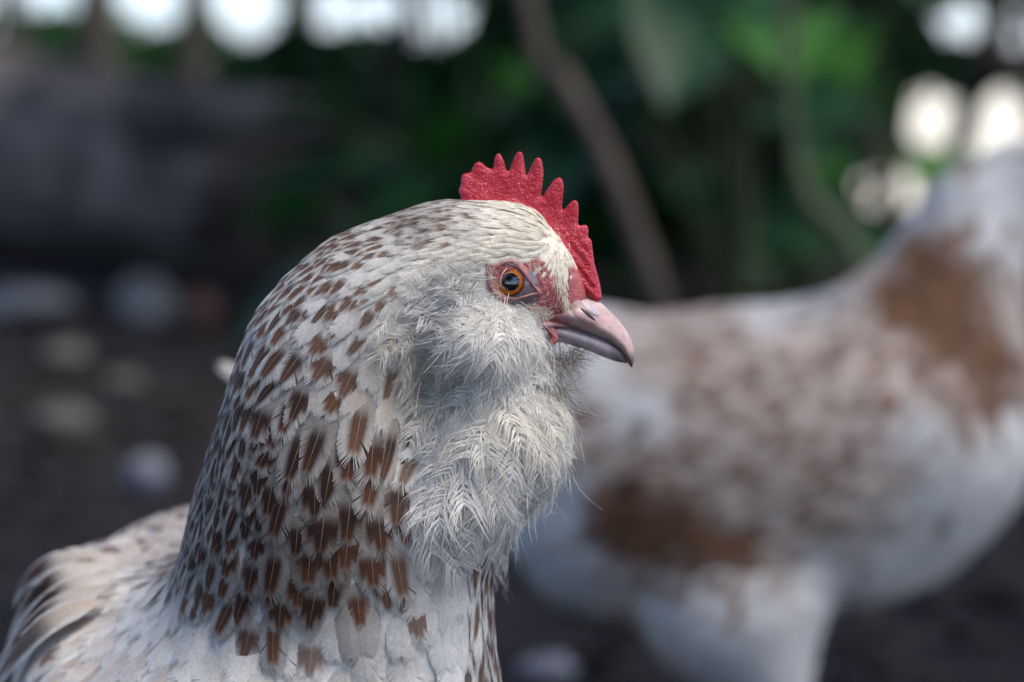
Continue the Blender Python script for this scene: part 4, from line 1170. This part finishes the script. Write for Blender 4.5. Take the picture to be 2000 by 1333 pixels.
def place_leaf(parent, base, direction, length, me, roll=0.0, name='leaf'):
    o = bpy.data.objects.new(name, me); COL.objects.link(o)
    d = Vector(direction).normalized()
    z = Vector((0, 0, 1)) - d * d.z
    if z.length < .05: z = Vector((0, -1, 0)) - d * (-d.y)
    z.normalize(); x = d.cross(z)
    R = Matrix((x, d, z)).transposed().to_4x4() @ Matrix.Rotation(roll, 4, 'Y')
    M = Matrix.Translation(Vector(base)) @ R @ Matrix.Scale(length, 4)
    o.parent = parent; o.matrix_parent_inverse = Matrix.Identity(4)
    o.matrix_basis = Matrix.Translation(parent.location).inverted() @ M
    return o
HOLES = [(1820, 235, 74), (1948, 245, 84), (1745, 372, 72), (1872, 40, 50), (1985, 60, 66), (850, 30, 82), (640, 10, 60), (735, 15, 56), (715, 120, 22), (490, 20, 70), (300, -10, 70)]
M_STEM = mat_noise('stem', (.03, .045, .018), (.06, .07, .035), 20, .7, .3)
def broad_plant(px, Y, n, h, ll, kinds, label, seed):
    r = random.Random(seed); b = at(px, 500, Y); base = v3(b[0], Y, 0)
    root = empty('broad_leaf_plant', base, label, 'plant', 'broad-leaved plants along the back')
    for k in range(n):
        an = r.uniform(0, 2 * math.pi); out = r.uniform(.05, .28); hh = h * r.uniform(.25, 1)
        top = base + v3(math.cos(an) * out, math.sin(an) * out * .7, hh)
        pth = [base, base + v3(math.cos(an) * out * .4, math.sin(an) * out * .3, hh * .6), top]
        d = (math.cos(an), math.sin(an) * .9 - .25, r.uniform(-.5, .35))
        l_ = ll * r.uniform(.7, 1.25); kd = r.choice(kinds); ro = r.uniform(-.6, .6)
        ctr_ = [to_px(top + norm(v3(*d)) * l_ * f_) for f_ in (.2, .5, .85)]
        if any(math.hypot(c_[0] - h_[0], c_[1] - h_[1]) < h_[2] + 15 for c_ in ctr_ for h_ in HOLES): continue
        log_tube('stem', pth, (.008, .006, .004), root, M_STEM, 6)
        place_leaf(root, top, d, l_, LEAFS[kd], ro)
    return root
plants = [(720, 5.2, 12, .30, .16, (0, 0, 0), 'low deep green broad-leaved plant at the end of the log'), (800, 4.2, 10, .26, .13, (0, 0, 0), 'low blue-green broad-leaved plant behind the front hen'),
 (940, 4.9, 20, .62, .28, (0, 0, 1), 'dark leafy plant behind the red comb'), (1110, 5.3, 22, .78, .30, (0, 1, 1), 'bright green leafy plant beside the leaning sapling'), (1290, 4.6, 22, .66, .32, (0, 0, 0), 'very dark leafy plant behind the leaning sapling'),
 (1460, 4.3, 24, .70, .36, (0, 0, 1), 'large-leaved dark green plant over the back of the rear hen'), (1600, 4.9, 24, .80, .32, (0, 1, 0), 'tall green plant among the thin grey stems'), (1740, 5.6, 12, .16, .16, (0, 0, 1), 'shorter green plant behind the neck of the rear hen'),
 (2200, 5.2, 18, .60, .3, (0, 0, 1), 'leafy plant at the foot of the dark tree')]
for i_, a in enumerate(plants):
    pl_ = broad_plant(*a, seed=20 + i_)
    if i_ == 1:
        place_leaf(pl_, at(860, 385, 4.15), (-1, -.1, .05), .15, LEAFS[2], .5)
        place_leaf(pl_, at(850, 440, 4.12), (-1, -.3, -.25), .13, LEAFS[2], .3)

# dense small-leaved shrubs behind: crown of many leaf faces
def leaf_cloud(name, centres, radii, n, size, cols, parent, holes=(), seed=0, zmin=.02):
    r = np.random.default_rng(seed); cs = np.array(centres); rs = np.array(radii)
    w = rs.prod(1); k = r.choice(len(cs), n, p=w / w.sum())
    d = norm(r.normal(0, 1, (n, 3))) * (r.random((n, 1)) ** .45)
    P = cs[k] + d * rs[k]; P = P[P[:, 2] > zmin]
    pp = to_px(P)
    for hx, hy, hr in holes:
        P = P[np.hypot(pp[:, 0] - hx, pp[:, 1] - hy) > hr]; pp = to_px(P)
    m = len(P)
    a = norm(r.normal(0, 1, (m, 3)) + v3(0, 0, -.3)); b = norm(np.cross(a, r.normal(0, 1, (m, 3)))); nrm = np.cross(a, b)
    s = size * r.uniform(.6, 1.4, (m, 1))
    V = np.stack([P - a * s, P + b * s * .45 - a * s * .1 + nrm * s * .12, P + a * s, P - b * s * .45 - a * s * .1 + nrm * s * .12], 1)
    C = np.array(cols)[r.choice(len(cols), m)] * r.uniform(.7, 1.25, (m, 1))
    q = np.array([[0, 1, 2], [0, 2, 3]])[None] + np.arange(m)[:, None, None] * 4
    o = link(name, mesh_np(name, V.reshape(-1, 3), q.reshape(-1, 3), np.repeat(C, 4, 0), smooth=False), M_FOL, parent)
    return o
M_FOL = mat_attr('foliage', rough=.6, transl=.25, nscale=15, namt=.25, spec=.15)
GREENS = [(.012, .050, .014), (.020, .075, .018), (.010, .035, .016), (.03, .095, .02)]
YGREENS = [(.05, .14, .02), (.035, .10, .02), (.08, .18, .03)]
def shrub(px, Y, w, h, n, label, seed, cols=GREENS, size=.05, group='dark shrubs behind the hens'):
    b = at(px, 400, Y); base = v3(b[0], Y, 0)
    root = empty('shrub', base, label, 'shrub', group)
    r = random.Random(seed); cs, rs = [], []
    for k in range(9):
        cs.append(base + v3(r.uniform(-w, w) * .6, r.uniform(-.3, .3), r.uniform(.15, .85) * h)); rs.append((w * .55, .35, h * .28))
    leaf_cloud('crown', cs, rs, n, size, cols, root, HOLES, seed)
    for k in range(4):
        log_tube('stem', [base + v3(.03 * k - .05, 0, 0), base + v3(r.uniform(-.3, .3) * w, 0, h * .4), base + v3(r.uniform(-.6, .6) * w, 0, h * .8)], (.014, .01, .005), root, M_STEM, 6)
shrub(740, 6.6, .42, .62, 2600, 'green shrub below the gaps of bright sky', 1)
shrub(960, 6.8, .55, 1.5, 5200, 'tall dark shrub behind the red comb', 2)
shrub(1240, 7.0, .60, 1.7, 6000, 'tall dark shrub behind the leaning sapling', 3)
shrub(1500, 6.7, .55, 1.6, 5600, 'tall dark shrub behind the thin grey stems', 4)
shrub(1700, 7.2, .40, 1.5, 3800, 'lighter green shrub beside the dark tree', 5, YGREENS + GREENS)
shrub(2060, 7.0, .45, 1.6, 3600, 'green shrub on the far side of the dark tree', 6, YGREENS + GREENS)
shrub(240, 11.5, 1.2, .62, 6500, 'low dark hedge behind the stake fence', 7, GREENS, .05)
shrub(690, 11.0, .55, .60, 2600, 'low loose hedge end behind the green shrub', 8, GREENS, .05)

# saplings and trees with leaning stems
M_STEMB = mat_noise('sapling_bark', (.036, .027, .021), (.065, .050, .040), 14, .85, .5, 60)
M_DBARK = mat_noise('dark_bark', (.014, .012, .010), (.035, .029, .024), 10, .9, .6, 50)
def tree(name, pts, r, label, mat, crown_c, crown_r, n, seed, cols=GREENS, group=None, holes=HOLES):
    base = np.array(pts[0]); root = empty(name, (base[0], base[1], 0), label, 'tree', group)
    log_tube('trunk', pts, r, root, mat, 12)
    rr = random.Random(seed); top = np.array(pts[-1])
    for k in range(5):
        e_ = np.array(crown_c) + v3(rr.uniform(-.6, .6), rr.uniform(-.6, .6), rr.uniform(-.3, .5)) * np.array(crown_r)
        log_tube('limb', [top - (top - base) * .05, (top + e_) / 2 + v3(0, 0, .1), e_], (r[-1] * .8, r[-1] * .5, .008), root, mat, 8)
    cs = [np.array(crown_c) + v3(rr.uniform(-.7, .7), rr.uniform(-.7, .7), rr.uniform(-.6, .6)) * np.array(crown_r) for _ in range(12)]
    leaf_cloud('crown', cs, [np.array(crown_r) * .42] * 12, n, .06, cols, root, holes, seed)
    return root
g_ = at(1290, 600, 3.4)
tree('leaning_sapling', [(g_[0] + .05, 3.4, -.02), tuple(g_), tuple(at(1240, 450, 3.42)), tuple(at(1180, 300, 3.45)), tuple(at(1095, 140, 3.5)), tuple(at(1030, 0, 3.55)), (-.15, 3.8, 1.6)], (.016, .015, .0145, .014, .013, .012, .010),
     'brown leaning sapling stem behind the red comb', M_STEMB, (-.2, 5.0, 2.3), (.9, .9, .5), 5200, 31)
g_ = at(1690, 560, 3.7)
tree('thin_sapling', [(g_[0] + .03, 3.7, -.02), tuple(at(1660, 490, 3.7)), tuple(at(1585, 400, 3.7)), tuple(at(1548, 280, 3.7)), tuple(at(1540, 80, 3.7)), (.36, 3.8, 1.4)], (.017, .016, .013, .012, .011, .009),
     'thin grey-green sapling stem rising from behind the rear hen', M_STEM, (.5, 5.0, 2.2), (.7, .8, .4), 3600, 32)
g_ = at(1760, 420, 5.4)
tree('thin_sapling', [(g_[0] + .04, 5.4, -.02), tuple(at(1735, 340, 5.4)), tuple(at(1690, 230, 5.4)), tuple(at(1660, 120, 5.4)), tuple(at(1640, -40, 5.4)), (.62, 5.5, 1.5)], (.017, .016, .015, .014, .013, .010),
     'slim brown sapling stem beside the pale gap of light', M_STEMB, (.7, 5.6, 2.2), (.7, .7, .4), 3200, 33)
g_ = at(1850, 420, 6.2)
dt = tree('dark_tree', [(g_[0] - .02, 6.2, -.05), tuple(at(1868, 330, 6.2)), tuple(at(1895, 200, 6.2)), tuple(at(1925, 90, 6.2)), tuple(at(1965, -40, 6.2)), (1.25, 6.3, 1.9)], (.030, .029, .032, .034, .032, .03),
     'dark tree trunk forking between bright gaps at the right', M_DBARK, (1.0, 6.4, 2.6), (1.1, 1.0, .6), 5200, 34)
log_tube('limb', [tuple(at(1893, 190, 6.2)), tuple(at(1950, 130, 6.15)), tuple(at(2040, 140, 6.1)), tuple(at(2200, 60, 6.1))], (.03, .045, .04, .03), dt, M_DBARK)
g_ = at(760, 330, 5.6)
tree('slim_tree', [(g_[0], 5.6, -.02), tuple(at(765, 300, 5.6)), tuple(at(752, 180, 5.6)), tuple(at(775, 80, 5.6)), tuple(at(805, -20, 5.6)), (-.10, 5.7, 1.7)], (.020, .019, .019, .018, .017, .014),
     'slim dark tree stem between two gaps of white sky', M_DBARK, (-.5, 5.8, 2.4), (.9, .8, .5), 4200, 35)

# pale open yard beyond the planting, glimpsed through the gaps on the right
M_YARD = mat_noise('pale_gravel', (.50, .47, .36), (.66, .63, .52), 4, .95, .3, 60)
def sheet(name, x0, x1, y0, y1, z, mat):
    n_ = 24; X, Y = np.meshgrid(np.linspace(x0, x1, n_), np.linspace(y0, y1, n_), indexing='ij')
    V = np.stack([X, Y, np.full_like(X, z)], -1).reshape(-1, 3); i, j = np.meshgrid(np.arange(n_ - 1), np.arange(n_ - 1), indexing='ij')
    return link(name, mesh_np(name, V, np.stack([i * n_ + j, (i + 1) * n_ + j, (i + 1) * n_ + j + 1, i * n_ + j + 1], -1).reshape(-1, 4)), mat, None, kind='structure')
sheet('gravel_yard', .7, 16, 8.3, 60, .008, M_YARD)

# tree added wholly out of view, put in to shade the hens; trunk to the left
rr = random.Random(5); base = v3(-2.4, .6, 0)
sh = empty('added_shade_tree', base, 'added tree out of view, its crown put over both hens for shade', 'tree')
log_tube('trunk', [tuple(base - v3(0, 0, .05)), tuple(base + v3(.05, .0, 1.2)), tuple(base + v3(.25, -.1, 2.4))], (.17, .13, .11), sh, M_DBARK, 16)
cs, rs = [], []
for k in range(16):
    c_ = v3(rr.uniform(-2.2, 2.2), rr.uniform(-2.6, 2.4), rr.uniform(2.3, 3.2)); cs.append(c_); rs.append((.9, .9, .35))
    if k % 3 == 0: log_tube('limb', [tuple(base + v3(.25, -.1, 2.3)), tuple((base + v3(.25, -.1, 2.6) + c_) / 2), tuple(c_)], (.07, .045, .015), sh, M_DBARK, 8)
for k in range(10):                                    # low leaf masses added behind the camera to block light from there
    c_ = v3(rr.uniform(-2.8, 2.8), rr.uniform(-3.0, -1.9), rr.uniform(.5, 2.3)); cs.append(c_); rs.append((.9, .5, .6))
leaf_cloud('crown', cs, rs, 11000, .085, GREENS, sh, (), 77)
